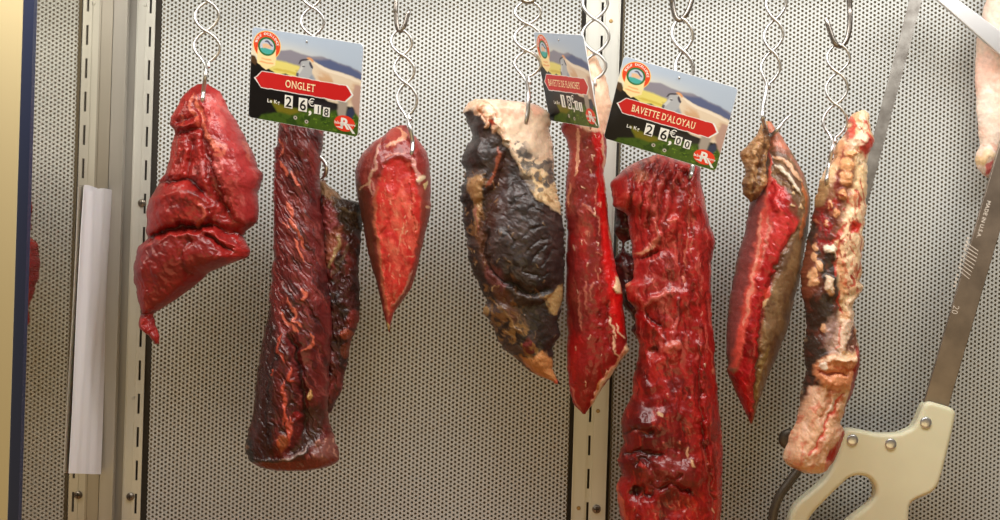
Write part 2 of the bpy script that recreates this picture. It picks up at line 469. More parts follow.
cut('A', 'folded_steak',
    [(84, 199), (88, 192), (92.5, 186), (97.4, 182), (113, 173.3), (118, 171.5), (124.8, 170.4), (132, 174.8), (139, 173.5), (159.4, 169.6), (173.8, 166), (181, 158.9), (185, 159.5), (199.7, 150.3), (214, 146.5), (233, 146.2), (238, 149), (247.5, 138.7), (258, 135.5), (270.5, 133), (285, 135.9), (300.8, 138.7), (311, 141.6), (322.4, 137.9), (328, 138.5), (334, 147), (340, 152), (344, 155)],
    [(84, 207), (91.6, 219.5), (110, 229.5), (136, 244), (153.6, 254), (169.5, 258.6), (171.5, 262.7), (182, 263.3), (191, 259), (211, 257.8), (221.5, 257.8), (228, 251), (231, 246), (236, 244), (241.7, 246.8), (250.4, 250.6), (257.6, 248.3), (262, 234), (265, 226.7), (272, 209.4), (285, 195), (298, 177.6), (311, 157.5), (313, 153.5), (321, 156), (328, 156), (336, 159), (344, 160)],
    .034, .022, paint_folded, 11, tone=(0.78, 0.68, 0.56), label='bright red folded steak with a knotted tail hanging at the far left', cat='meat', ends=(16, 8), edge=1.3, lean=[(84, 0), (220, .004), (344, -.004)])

# ---- two-lobed dark cut ---------------------------------------------------------------------
def paint_dark(s):
    s.fill((104, 30, 30), .7)
    s.noise((136, 46, 44), 10, .42, .72, 3, 62, .8, 1); s.noise((62, 18, 18), 9, .52, .76, 2.5, 62, .85, 2)
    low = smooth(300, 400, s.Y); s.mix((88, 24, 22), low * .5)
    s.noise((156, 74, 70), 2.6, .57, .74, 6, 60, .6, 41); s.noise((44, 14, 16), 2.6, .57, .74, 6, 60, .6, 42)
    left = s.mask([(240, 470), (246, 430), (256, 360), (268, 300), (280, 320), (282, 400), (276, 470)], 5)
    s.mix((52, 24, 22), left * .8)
    s.fib(58, 4.2, 6, 2.4, 1, ridge=True); s.fib(62, 2.0, 6, .9, 3); s.rough(14, 2.6, 2)
    s.stroke([(276, 132), (277, 150), (276, 180), (275, 220), (275, 250)], 3.5, (150, 44, 42), .6, h=2, hw=4)
    O = (222, 112, 88)
    veins(s, [[(280, 140), (287, 150), (282, 158)], [(282, 163), (288, 172), (292, 178)], [(294, 174), (299, 184), (302, 188)], [(290, 202), (294, 212), (296, 220)], [(292, 218), (298, 228), (304, 240), (308, 248)],
              [(286, 222), (294, 228)], [(298, 240), (304, 252), (308, 262)], [(304, 288), (309, 294), (306, 300)], [(290, 298), (294, 306), (300, 312), (296, 320)], [(286, 310), (290, 320), (296, 326), (303, 330)], [(312, 332), (317, 338), (312, 345), (306, 348)], [(294, 322), (302, 320), (306, 326)]], O, 2.6, .85, 1.0)
    # lower pocket: a smaller lobe with its own orange ridge
    s.plate([(284, 338), (292, 332), (302, 372), (304, 404), (298, 436), (288, 452), (276, 446), (270, 420), (272, 380)], 7, 5)
    s.stroke([(292, 330), (300, 350), (304, 380), (308, 412), (304, 440)], 3, (40, 12, 12), .85, h=-6, hw=4)
    s.stroke([(284, 336), (276, 370), (270, 410), (272, 440)], 2.5, (44, 14, 14), .8, h=-4, hw=3.5)
    veins(s, [[(286, 332), (282, 345), (290, 360)], [(296, 366), (294, 376), (298, 378)], [(290, 376), (288, 390), (291, 400), (288, 420)], [(280, 366), (276, 374)], [(289, 398), (292, 420), (294, 440)], [(283, 434), (284, 442)], [(297, 414), (294, 436)]], (206, 84, 62), 3, .85, 1.5)
    s.bump(288, 438, 5, 8, 2, 0, (170, 84, 40), .7); s.bump(313, 393, 3, 4, 3, 0, (206, 156, 96), .9); s.bump(302, 412, 3, 4, 2.5, 0, (150, 30, 32), .9)
    s.poly([(306, 404), (324, 402), (328, 420), (318, 444), (298, 452), (296, 446), (306, 430)], (58, 34, 24), 3, .8, h=-5)
    # cut bottom edge
    s.stroke([(249, 458), (266, 458), (284, 456), (298, 454), (312, 444)], 3.0, (54, 52, 52), .7, h=3, hw=3)
    s.stroke([(284, 455), (298, 452), (310, 443), (313, 440)], 2.4, (178, 150, 146), .8, h=2, hw=2.5)
    s.poly([(250, 460), (284, 458), (310, 456), (341, 455), (342, 472), (250, 472)], (120, 44, 32), 1.5, .8, h=-2)
    s.poly([(318, 440), (332, 434), (340, 452), (326, 458), (316, 452)], (150, 96, 88), 3, .6, h=2); flecks(s, 12, (318, 436, 338, 458), (214, 150, 132), 4)
    s.poly([(246, 436), (256, 440), (256, 462), (246, 458)], (44, 44, 46), 2, .8)
    s.bump(250, 445, 2.2, 2.2, 1.5, 0, (150, 116, 96), .8)
dark = empty('hanger_steak', P(298, 300, DM), 'long dark red steak of two lobes below the ONGLET card', 'meat')
def paint_rear(s):
    s.fill((70, 28, 26), .6)
    s.noise((116, 44, 40), 9, .45, .7, 2, 75, .85, 1); s.noise((36, 20, 18), 9, .5, .72, 2, 80, .85, 2)
    s.poly([(318, 180), (330, 184), (342, 196), (338, 206), (324, 196), (318, 192)], (150, 112, 76), 2, .85, h=2)
    s.poly([(334, 196), (364, 200), (365, 232), (352, 234), (340, 220)], (56, 42, 32), 3, .85)
    s.stroke([(340, 208), (352, 214), (364, 214)], 2.5, (102, 80, 58), .7, h=1.5, hw=3)
    s.poly([(326, 206), (336, 208), (340, 222), (332, 236), (324, 232)], (150, 66, 66), 3, .8, h=3)
    s.poly([(330, 234), (344, 224), (344, 244), (334, 266), (326, 262)], (156, 86, 66), 2.5, .85, h=3)
    s.stroke([(342, 234), (338, 252), (330, 268)], 3.5, (178, 150, 104), .8, h=1)
    s.stroke([(352, 244), (342, 262), (332, 276)], 3, (120, 100, 84), .6, h=1)
    s.bump(355, 318, 6, 10, 3, 0, (124, 40, 34), .8); s.bump(348, 334, 6, 5, 4, 10, (150, 68, 44), .85); s.bump(346, 350, 4, 7, 3, 0, (108, 50, 34), .8)
    s.stroke([(336, 380), (330, 396)], 3, (130, 48, 46), .6)
    s.fib(70, 4, 3, 3, 1, ridge=True); s.rough(10, 4, 2); s.rough(4, 1.2, 3)
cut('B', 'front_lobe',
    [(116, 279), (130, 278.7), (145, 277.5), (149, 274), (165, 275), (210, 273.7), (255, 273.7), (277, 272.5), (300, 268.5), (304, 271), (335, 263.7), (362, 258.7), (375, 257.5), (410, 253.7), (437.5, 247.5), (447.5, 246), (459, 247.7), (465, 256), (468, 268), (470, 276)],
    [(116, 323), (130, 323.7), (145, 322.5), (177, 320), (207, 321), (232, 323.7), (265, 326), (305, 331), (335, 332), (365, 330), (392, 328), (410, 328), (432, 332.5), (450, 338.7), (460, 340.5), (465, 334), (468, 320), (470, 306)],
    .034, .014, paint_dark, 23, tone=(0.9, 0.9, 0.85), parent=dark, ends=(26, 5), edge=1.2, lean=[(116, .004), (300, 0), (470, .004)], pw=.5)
cut('B2', 'rear_lobe',
    [(180, 318), (200, 314), (260, 312), (340, 312), (400, 310), (416, 312)],
    [(180, 326), (184, 327.5), (192.5, 337.5), (199, 343), (201, 357), (204, 364), (232, 362.5), (265, 358.7), (290, 360), (320, 360), (335, 353.7), (350, 348.7), (367, 347.5), (392, 340), (407, 333), (416, 326)],
    .018, .014, paint_rear, 31, d=1.622, parent=dark, ends=(10, 10), edge=1.5)

# ---- heart shaped steak ----------------------------------------------------------------------
def paint_heart(s):
    s.fill((150, 46, 46), .8)
    s.noise((176, 66, 62), 10, .45, .72, 2, 70, .8, 1); s.noise((110, 28, 28), 8, .55, .78, 2, 80, .7, 2)
    s.poly([(355, 176), (366, 186), (374, 205), (378, 250), (384, 300), (389, 330), (380, 318), (366, 262), (356, 210)], (92, 42, 30), 4, .9)
    s.poly([(424, 170), (432, 170), (432, 215), (420, 262), (402, 306), (394, 312), (412, 272), (422, 220)], (132, 54, 46), 3, .8)
    face = [(386, 168), (393, 161), (404, 159), (412, 164), (418, 178), (421, 200), (420, 230), (414, 258), (406, 284), (394, 306), (389, 312), (386, 290), (380, 250), (377, 216), (378, 190)]
    fm = s.mask(face, 2); s.mix((206, 44, 42), fm); s.noise((226, 88, 76), 6, .45, .72, 3, 82, .8, 3, fm); s.noise((234, 130, 112), 2.2, .64, .78, 4, 82, .5, 23, fm); s.noise((186, 30, 32), 7, .55, .8, 2, 60, .8, 4, fm)
    s.poly(face, (206, 44, 42), 2, 0, h=-1.4, hsoft=5)
    s.stroke([(380, 178), (386, 164), (396, 158), (406, 158), (414, 166)], 2.5, (124, 34, 32), .7, h=1.5, hw=3)
    s.poly([(384, 168), (394, 161), (408, 160), (416, 176), (404, 182), (390, 180)], (182, 36, 36), 4, .6, h=-2)
    s.stroke([(379, 190), (377, 215), (380, 250), (385, 285), (389, 314)], 3.5, (176, 96, 72), .6, h=1, hw=4)
    s.stroke([(381, 140), (379, 156), (376, 172), (370, 184), (374, 196)], 2.4, (222, 148, 142), .85, h=1.2, hw=2)
    s.stroke([(376, 172), (368, 186), (361, 190)], 2, (224, 160, 140), .8); s.stroke([(372, 178), (376, 190), (375, 200)], 2, (216, 130, 130), .7)
    s.stroke([(398, 127), (404, 132), (406, 138), (399, 142), (394, 146), (389, 149)], 3.4, (228, 140, 120), .9, h=1.2, hw=3)
    s.stroke([(389, 158), (396, 155), (406, 154)], 1.8, (218, 128, 122), .7)
    s.stroke([(412, 158), (416, 168), (420, 178), (422, 184)], 3.4, (220, 140, 142), .85, h=1, hw=3); s.bump(422, 179, 3, 3.5, 1, 0, (236, 190, 168), .8)
    s.stroke([(384, 134), (384, 140), (380, 146)], 4, (120, 30, 30), .7, h=-2, hw=3)
    veins(s, [[(404, 224), (403, 236), (402, 246)], [(407, 255), (413, 257)], [(396, 230), (400, 231)]], (226, 150, 126), .8, .6, .1)
    s.stroke([(412, 270), (404, 290), (394, 306)], 2.2, (196, 118, 110), .7, h=1)
    flecks(s, 14, (384, 200, 416, 300), (232, 150, 130), 3, .4, .9)
    s.bump(427, 186, 1.5, 3, 2, 0, (220, 170, 130), .9); s.bump(429, 206, 2, 2, 2, 0, (216, 150, 130), .9); s.bump(388, 327, 3, 5, 0, 0, (190, 150, 110), .9)
    s.dome(374, 180, 22, 60, 4, 0); s.dome(424, 190, 12, 60, 4, 0)
    s.fib(80, 3, 5, .8, 1); s.rough(14, 1.8, 2); s.rough(5, .5, 3)
cut('C', 'heart_shaped_steak',
    [(125, 402), (127, 394), (128.7, 390.5), (136, 383), (142.5, 372.5), (156, 360.9), (170, 355.2), (184.8, 355.6), (197.5, 357.7), (214, 361), (226.6, 363.8), (255, 368), (288.6, 378), (319.6, 384.8), (328, 387), (332, 388.5)],
    [(125, 406), (130.9, 409), (136, 415), (140, 419), (151, 426.4), (162.6, 429.6), (178, 430.2), (206, 430.8), (220.7, 428.5), (231, 425.8), (253, 421), (272, 417), (288.6, 411), (304, 400), (313, 393.5), (324, 391.5), (332, 389.5)],
    .030, .018, paint_heart, 41, tone=(0.92, 1.15, 0.95), label='heart-shaped steak with a bright red cut face and a pointed tip', cat='meat', ends=(18, 16), edge=.6)

# ---- dark crusted cut ----------------------------------------------------------------------------
def paint_crust(s):
    s.fill((56, 42, 40), .45)
    s.noise((86, 70, 68), 9, .48, .74, 1.6, 30, .8, 1, wet=.6); s.noise((34, 24, 22), 7, .5, .72, 1.5, -40, .85, 2)
    s.noise((140, 98, 60), 6, .56, .76, 1.6, 60, .8, 8, s.mask([(458, 170), (486, 176), (500, 240), (520, 300), (540, 380), (500, 350), (464, 240)], 5))
    # brown middle seam
    s.poly([(486, 196), (498, 150), (508, 160), (506, 220), (494, 232), (484, 222)], (70, 38, 30), 4, .8, h=-4)
    s.stroke([(500, 150), (497, 168), (492, 180), (486, 190)], 3, (150, 74, 48), .8, h=1.5)
    s.poly([(474, 216), (482, 216), (486, 236), (488, 258), (500, 272), (506, 290), (520, 316), (512, 322), (496, 296), (484, 268), (476, 240)], (112, 70, 52), 3, .8)
    s.poly([(484, 262), (500, 268), (508, 284), (502, 292), (488, 280)], (120, 60, 62), 3, .7, h=2)
    s.bump(474, 140, 9, 24, 5, 0); s.bump(480, 122, 5, 9, 3, 0)
    # big round lobe
    s.dome(526, 244, 42, 62, 14, 0)
    s.dome(480, 160, 24, 44, 8, 10)
    s.stroke([(490, 228), (486, 250), (494, 272), (512, 284), (532, 292), (556, 284)], 3, (26, 18, 16), .85, h=-7, hw=4)
    s.noise((98, 88, 92), 10, .5, .72, 2.0, 20, .7, 12, s.mask([(500, 170), (530, 176), (560, 216), (560, 256), (520, 262), (498, 230)], 6), wet=.75)
    for p in ([(548, 238), (534, 244), (524, 254)], [(552, 242), (538, 252), (530, 264)], [(556, 248), (546, 258), (538, 268)], [(508, 206), (518, 200), (528, 196)], [(506, 232), (514, 240), (512, 250)], [(544, 226), (530, 230), (520, 240)], [(520, 268), (536, 276), (552, 272)], [(530, 208), (540, 214), (552, 216)]):
        s.stroke(p, 1.3, (28, 20, 20), .7, h=-1.5, hw=1.6)
    # fat cap
    cap = [(463, 103), (478, 98), (504, 100), (531, 101), (545, 107), (551, 113), (552, 135), (554, 163), (559, 193), (562, 215), (556, 213), (546, 204), (535, 200), (528, 186), (520, 172), (513, 160), (507, 150), (503, 142), (499, 132), (494, 122), (488, 118), (484, 112), (478, 114), (470, 112), (464, 114)]
    cm = s.mask(cap, 1.6); s.mix((246, 218, 196), cm, .5); s.poly(cap, (0, 0, 0), 1.5, 0, h=4, hsoft=3)
    s.noise((240, 214, 190), 10, .45, .7, 1.5, 70, .8, 21, cm * smooth(160, 120, s.Y)); s.noise((222, 150, 126), 9, .55, .78, 2, 80, .6, 22, cm * smooth(165, 110, s.Y))
    och = cm * smooth(148, 182, s.Y); s.mix((212, 180, 134), och * .85); s.noise((150, 112, 66), 5, .52, .7, 1.3, 60, .85, 23, och)
    mold = cm * s.mask([(504, 140), (520, 138), (530, 156), (554, 160), (558, 186), (544, 192), (530, 188), (514, 164)], 5)
    s.noise((92, 88, 88), 5, .48, .62, 1.0, 0, .9, 24, mold)
    for x, y, r in ((522, 155, 4), (528, 158, 3), (548, 168, 5), (551, 178, 4), (546, 186, 3), (536, 176, 2), (529, 166, 2.5), (540, 192, 2.5)): s.bump(x, y, r, r * 1.3, 0, 20, (84, 80, 80), .8)
    s.poly([(520, 172), (532, 178), (536, 196), (528, 190), (520, 182)], (70, 60, 62), 2, .8, h=-2)
    # knobs of fat on its left corner and a hanging strip
    for x, y, rx, ry, a in ((472, 105, 8, 5, -20), (480, 112, 7, 8, 20), (488, 120, 6, 8, 30), (483, 106, 7, 5, 0), (496, 130, 5, 7, 10), (487, 127, 3, 5, 20)):
        s.bump(x, y, rx * .8, ry * .8, 5, a, (238, 190, 158), .9)
    s.stroke([(477, 110), (484, 117), (486, 125)], 1.5, (206, 130, 100), .8, h=-2, hw=1.5); s.stroke([(484, 104), (494, 112), (498, 124)], 1.4, (212, 140, 112), .7, h=-1.5)
    s.poly([(493, 124), (501, 124), (503, 132), (508, 142), (503, 142), (497, 133)], (240, 206, 180), 1, .95, h=4)
    s.stroke([(490, 124), (495, 127)], 2.4, (196, 70, 40), .8)
    s.poly([(467.5, 180), (475, 179), (483.6, 178), (482, 203), (480, 224), (477, 236), (474, 222), (474, 200), (468, 190)], (172, 130, 88), 1.6, .95, h=4)
    s.stroke([(475, 206), (478, 224), (480, 232)], 3, (168, 104, 92), .8, h=2); flecks(s, 20, (464, 175, 498, 230), (150, 110, 76), 8, .6, 1.4, .8)
    # lower patches
    s.poly([(542, 296), (552, 291), (564, 284), (562, 300), (556, 314), (551, 312), (546, 306)], (180, 144, 98), 1.5, .95, h=2)
    s.stroke([(534, 288), (542, 296), (550, 308)], 2.5, (112, 84, 56), .8)
    s.stroke([(484, 298), (498, 304), (512, 324), (524, 336)], 3, (128, 92, 52), .8, h=1); s.bump(485, 310, 4, 5, 3, 0, (160, 124, 80), .9)
    s.bump(528, 346, 6, 8, 2, 0, (116, 32, 32), .8); s.noise((150, 110, 62), 6, .55, .72, 1.5, 50, .8, 30, s.mask([(488, 290), (520, 320), (552, 350), (520, 362), (496, 342)], 4))
    s.poly([(520, 356), (530, 358), (541, 350), (550, 356), (554, 372), (559, 384), (540, 378), (524, 366)], (196, 132, 80), 1.6, .95, h=3)
    s.bump(557, 381, 3, 3, 0, 0, (214, 104, 80), .9); flecks(s, 26, (500, 190, 560, 350), (128, 100, 74), 12, .5, 1.3, .6); flecks(s, 14, (466, 235, 500, 300), (186, 150, 110), 13, .5, 1.1, .6)
    s.rough(12, 2.6, 1); s.rough(3, .5, 2, within=1 - .7 * cm); s.fib(35, 4, 3, 1.0, 3, ridge=True, within=(1 - cm) * .8)
cut('K', 'crusted_cut',
    [(99, 476), (101, 470), (104, 468), (112, 463.5), (118.6, 467.5), (131, 470), (140, 472), (153.6, 463.5), (163, 462), (172, 466), (176, 465), (186, 459.6), (209, 462), (228.5, 465), (258.7, 468.5), (289, 480), (303, 487), (308, 483.5), (314, 484), (319, 490), (332.8, 493.8), (344, 500), (349, 501), (355, 512), (362, 521), (372, 531), (380, 548), (384, 556)],
    [(99, 488), (100.5, 500), (102.5, 531), (106, 541), (113.3, 549.6), (133.5, 550.5), (163, 552.3), (192.7, 557.7), (214, 561.5), (228, 564), (275.6, 564.4), (300, 562.5), (316, 561), (339.5, 557.7), (349.6, 553), (366.5, 552.5), (376, 556), (384, 559)],
    .036, .02, paint_crust, 53, tone=(0.92, 0.9, 0.85), label='dark crusted cut with a cream fat cap and a tan tip', cat='meat', ends=(10, 10), edge=2.1)

# ---- long flank strip -----------------------------------------------------------------------------
def paint_flank(s):
    s.fill((146, 26, 28), .85)
    face = s.mask([(564, 128), (592, 128), (597, 170), (600, 230), (596, 290), (584, 340), (566, 320)], 6)
    s.mix((124, 36, 36), face * .85); s.noise((150, 70, 62), 9, .52, .75, 3, 85, .6, 4, face)
    s.noise((170, 22, 24), 12, .45, .72, 2.5, 80, .7, 1); s.noise((96, 14, 16), 10, .56, .78, 3, 85, .7, 2)
    s.poly([(592, 134), (604, 136), (607, 175), (610, 220), (613, 246), (621, 285), (626, 330), (616, 336), (607, 300), (602, 262), (599, 220), (596, 180)], (206, 18, 20), 2.5, .95, h=2)
    s.noise((226, 54, 46), 5, .6, .8, 2, 80, .6, 5, s.mask([(592, 134), (626, 330), (607, 300), (596, 180)], 3))
    s.poly([(564, 128), (578, 128), (577, 160), (573, 190), (567, 186)], (160, 74, 70), 2, .7)
    s.stroke([(577, 132), (577, 150), (574, 176)], 3.6, (220, 166, 146), .8, h=.8); s.stroke([(570, 184), (567, 196), (568, 206)], 2, (200, 130, 110), .7)
    fat = [(586, 46), (592, 50), (599, 58), (607, 76), (613, 104), (610, 120), (607, 134), (600, 134), (580, 130), (574, 100)]
    fm = s.mask(fat, 2); s.mix((240, 206, 194), fm, .5); s.noise((228, 120, 122), 10, .52, .72, 2, 70, .85, 8, fm)
    s.stroke([(601, 132), (604, 160), (605, 185), (609, 215), (612, 244)], 2.4, (230, 180, 160), .85, h=1.5)
    # pale web marks on the lean
    s.noise((206, 130, 116), 4, .68, .82, 3, 75, .6, 11, s.mask([(584, 205), (600, 210), (602, 290), (580, 330), (574, 280)], 6))
    veins(s, [[(588, 208), (593, 216), (598, 222), (597, 236)], [(582, 206), (590, 212)], [(596, 184), (595, 196), (594, 206)], [(595, 252), (600, 254)], [(586, 282), (584, 296), (586, 310)], [(579, 290), (579, 310), (582, 330)], [(592, 280), (588, 292), (590, 300)]], (206, 128, 116), 1.6, .55, .4)
    s.poly([(615, 276), (618, 277), (621, 288), (622, 294), (616, 293), (613, 288)], (240, 222, 196), 1, .95, h=4)
    veins(s, [[(608, 315), (611, 325), (614, 336)], [(614, 322), (618, 332), (624, 336)], [(611, 334), (614, 346), (616, 356), (619, 360)]], (236, 196, 178), 1.8, .9, 1)
    s.stroke([(628, 344), (618, 360), (607, 374), (598, 390), (592, 404), (588, 411)], 5.5, (226, 160, 144), .85, h=2, hw=3)
    s.stroke([(626, 352), (616, 364), (604, 380), (597, 394), (593, 404)], 2.6, (242, 216, 196), .9, h=1); s.bump(627, 350, 3, 4, 3, 0, (240, 214, 190), .95)
    s.stroke([(600, 380), (597, 388)], 2.4, (200, 130, 60), .7); s.stroke([(571, 385), (575, 398), (580, 410)], 2.6, (200, 120, 110), .6)
    s.stroke([(606, 300), (604, 330), (612, 350)], 3, (120, 10, 14), .6, h=-2.5, hw=4)
    s.dome(580, 230, 22, 160, 4, 0); flecks(s, 22, (572, 135, 606, 400), (232, 190, 176), 6, .5, 1.2, .6)
    s.fib(86, 3, 7, 1.2, 1); s.rough(16, 2.2, 2); s.rough(5, .6, 3)
cut('E', 'flank_strip',
    [(48, 588), (60, 584), (90, 576), (118, 566), (126, 560), (132, 562), (140, 567), (151, 568.7), (174, 567), (202, 565.5), (232, 567.5), (270, 566.5), (295, 565.8), (327, 567.5), (365, 567.5), (390, 570), (405, 574), (411, 580), (414, 583)],
    [(48, 591), (52, 592), (59, 597.5), (76, 606), (105, 612), (116, 609.5), (134, 606), (151, 607), (175, 604.5), (200, 607), (220, 609), (242.5, 612), (270, 616.5), (292.5, 622.5), (327, 625.5), (346, 628.5), (350, 630), (360, 622), (377, 610), (395, 597.5), (406, 591.5), (414, 585)],
    .024, .016, paint_flank, 67, tone=(0.9, 0.8, 0.62), label='long glossy red strip with white fat edges in front of the middle upright', cat='meat', ends=(24, 8), edge=.9, d=1.602)

# ---- largest red cut --------------------------------------------------------------------------------
def paint_large(s):
    s.fill((164, 26, 28), .9)
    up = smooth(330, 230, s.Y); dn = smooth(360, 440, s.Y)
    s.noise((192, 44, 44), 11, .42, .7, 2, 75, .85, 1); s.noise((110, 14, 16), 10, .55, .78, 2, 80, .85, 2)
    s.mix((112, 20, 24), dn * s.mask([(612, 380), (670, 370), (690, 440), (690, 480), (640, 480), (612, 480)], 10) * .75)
    s.mix((190, 54, 56), up * .55)  # pink sheen of the upper part, put into the colour
    s.noise((216, 100, 100), 4.5, .56, .78, 5, 100, .7, 3, s.mask([(638, 158), (690, 164), (672, 200), (660, 236), (636, 230), (634, 180)], 6))
    # curved muscle bundles under the top
    for p in ([(662, 160), (650, 178), (645, 205), (643, 230)], [(672, 164), (658, 184), (653, 210), (650, 240)], [(682, 166), (672, 180), (664, 200), (660, 232)], [(652, 158), (640, 172), (636, 192)]):
        s.stroke(p, 2.2, (206, 92, 94), .7, h=2.2, hw=3)
    for p in ([(667, 162), (654, 181), (649, 208), (646, 235)], [(677, 166), (665, 184), (658, 206), (655, 236)], [(657, 160), (645, 176), (640, 198), (639, 226)]):
        s.stroke(p, 1.5, (120, 18, 20), .7, h=-2.2, hw=2)
    s.poly([(630, 172), (640, 170), (646, 176), (645, 184), (637, 184), (632, 180)], (226, 150, 130), 2, .9, h=3); s.stroke([(646, 164), (653, 158), (658, 156)], 4, (226, 130, 112), .8)
    s.bump(625, 200, 7, 9, 5, 20, (220, 96, 80), .8)
    s.poly([(610, 180), (624, 170), (632, 186), (628, 206), (614, 208)], (176, 40, 42), 3, .6, h=4)
    s.stroke([(634, 176), (630, 196), (629, 214)], 2, (110, 14, 16), .8, h=-5, hw=3)
    s.bump(675, 183, 3, 4, -5, 0, (96, 12, 14), .8)
    s.stroke([(694, 164), (684, 176), (678, 186), (680, 196)], 2.2, (96, 12, 14), .8, h=-5, hw=3); s.stroke([(680, 184), (678, 210), (672, 226), (664, 240)], 4, (190, 54, 52), .6, h=4, hw=5)
    s.stroke([(672, 170), (682, 174), (688, 182)], 2, (100, 14, 14), .8, h=-4, hw=2.5)
    # right long strip
    s.stroke([(686, 186), (686, 214), (684, 240), (682, 270), (680, 292)], 2, (210, 118, 104), .8, h=-2.0, hw=2.5); s.stroke([(690, 188), (690, 220), (687, 250)], 1.3, (216, 130, 116), .6)
    s.plate([(689, 170), (702, 168), (706, 205), (716, 240), (712, 270), (713, 300), (692, 300), (688, 240)], 4, 5)
    s.stroke([(702, 196), (706, 206), (702, 210)], 3, (206, 130, 70), .8)
    s.noise((120, 12, 14), 4, .55, .75, 4, 130, .7, 14, s.mask([(694, 215), (716, 232), (712, 300), (694, 300)], 4))
    # fat lines
    s.stroke([(633, 256), (641, 252), (649, 247), (655, 238), (654, 228), (652, 222)], 4, (220, 132, 116), .85, h=2.5, hw=3); s.stroke([(636, 254), (646, 250), (652, 246)], 2, (236, 190, 164), .8); s.stroke([(664, 224), (670, 222), (674, 218)], 3.5, (224, 120, 108), .7, h=1.5)
    s.stroke([(632, 260), (646, 256), (658, 250)], 2, (90, 10, 12), .8, h=-5, hw=2.5)
    s.poly([(634, 258), (660, 250), (684, 268), (680, 290), (650, 296), (636, 280)], (150, 34, 36), 4, .6); s.noise((206, 104, 104), 3, .6, .78, 3, 30, .7, 16, s.mask([(634, 258), (660, 254), (684, 270), (676, 286), (650, 292)], 4))
    s.stroke([(638, 311), (644, 303), (654, 297), (664, 291), (670, 288)], 4.2, (220, 118, 116), .85, h=3, hw=3.5); s.stroke([(624, 283), (630, 292), (638, 300), (639, 310)], 3, (200, 70, 64), .7, h=3, hw=3); s.bump(626, 282, 4, 3, 3, 0, (226, 150, 130), .9)
    s.stroke([(674, 296), (674, 312), (672, 330), (671, 338)], 3.2, (184, 76, 86), .8, h=2.5, hw=3); s.stroke([(678, 266), (676, 280), (674, 290)], 2, (206, 100, 100), .6)
    s.bump(669, 345, 9, 6, 4, -30, (222, 112, 100), .9)
    s.bump(652, 349, 4, 6, -8, 0, (64, 10, 12), .95); s.stroke([(640, 316), (648, 324), (656, 332), (662, 340)], 3, (190, 40, 38), .7, h=3); s.stroke([(644, 312), (650, 318), (660, 324)], 2.5, (86, 10, 12), .8, h=-5, hw=3)
    s.poly([(640, 345), (662, 352), (664, 366), (650, 374), (640, 366)], (190, 42, 40), 3, .8, h=3)
    s.stroke([(697, 282), (698, 292), (697, 300)], 3, (206, 96, 92), .6); s.stroke([(702, 336), (708, 350), (712, 366), (713, 374)], 2, (214, 96, 84), .8); s.stroke([(696, 350), (700, 346), (704, 350)], 3, (220, 90, 78), .7, h=2)
    s.bump(702, 364, 1.4, 2.2, 2, 0, (238, 214, 190), .9); s.bump(712, 369, 2.4, 3, 2, 0, (226, 150, 130), .8)
    s.plate([(694, 320), (716, 330), (722, 440), (722, 520), (706, 470), (698, 400)], 4, 5)
    s.stroke([(696, 340), (696, 380), (698, 420), (703, 460), (708, 490), (711, 530)], 2.4, (96, 10, 12), .7, h=-3.5, hw=3.2); s.stroke([(697, 440), (702, 458), (707, 486), (710, 516)], 1.4, (196, 110, 100), .7, h=.6)
    s.noise((92, 16, 20), 16, .3, .6, 1.5, 80, .8, 30, s.mask([(616, 350), (636, 330), (650, 380), (650, 470), (612, 476)], 6))
    s.noise((226, 120, 116), 2.6, .58, .74, 6, 84, .55, 31, smooth(400, 330, s.Y)); s.noise((96, 10, 12), 2.8, .56, .72, 6, 84, .6, 32)
    s.noise((206, 60, 52), 3.0, .58, .74, 6, 88, .55, 33, smooth(330, 380, s.Y))
    # lumpy lower half
    for x, y, rx, ry, h in ((642, 420, 14, 10, 5), (666, 410, 14, 26, 5), (640, 385, 10, 14, 4), (668, 468, 22, 14, 6), (632, 450, 10, 8, -4), (642, 482, 14, 12, -6), (634, 488, 8, 7, -4), (690, 400, 6, 60, 3)): s.bump(x, y, rx, ry, h)
    for p in ([(620, 436), (634, 428), (646, 431), (652, 426)], [(622, 452), (640, 449), (652, 452), (660, 448)], [(630, 462), (644, 456), (652, 468), (656, 480)], [(646, 474), (656, 484), (668, 478), (690, 490)], [(652, 484), (648, 492), (640, 490)], [(660, 470), (668, 474), (676, 468)]):
        s.stroke(p, 2.5, (66, 8, 10), .85, h=-5, hw=3)
    s.poly([(648, 456), (668, 449), (686, 456), (692, 476), (676, 488), (656, 480), (646, 470)], (150, 56, 58), 4, .75, h=3)
    s.poly([(640, 464), (650, 466), (658, 486), (652, 490), (642, 478)], (164, 70, 74), 2, .7, h=2)
    s.bump(634, 487, 6, 5, -3, 0, (46, 18, 14), .9); s.stroke([(636, 460), (644, 464)], 3, (206, 60, 56), .7, h=2); s.stroke([(632, 430), (640, 429), (646, 432)], 1.8, (196, 96, 96), .7, h=1)
    s.stroke([(657, 410), (657, 412)], 2.5, (240, 220, 190), .9, taper=False)
    s.poly([(683, 444), (686, 446), (686, 452), (684, 454)], (236, 196, 170), .7, .95, h=1.5); s.poly([(686, 455), (690, 457), (691, 464), (688, 463)], (240, 206, 170), .7, .95, h=1.5)
    s.stroke([(616, 486), (619, 498), (622, 510), (627, 518)], 4, (222, 110, 80), .8, h=3, hw=4); s.stroke([(709, 506), (711, 512)], 2.6, (240, 196, 170), .9); s.poly([(714, 490), (722, 488), (721, 530), (713, 526)], (196, 84, 74), 2, .7)
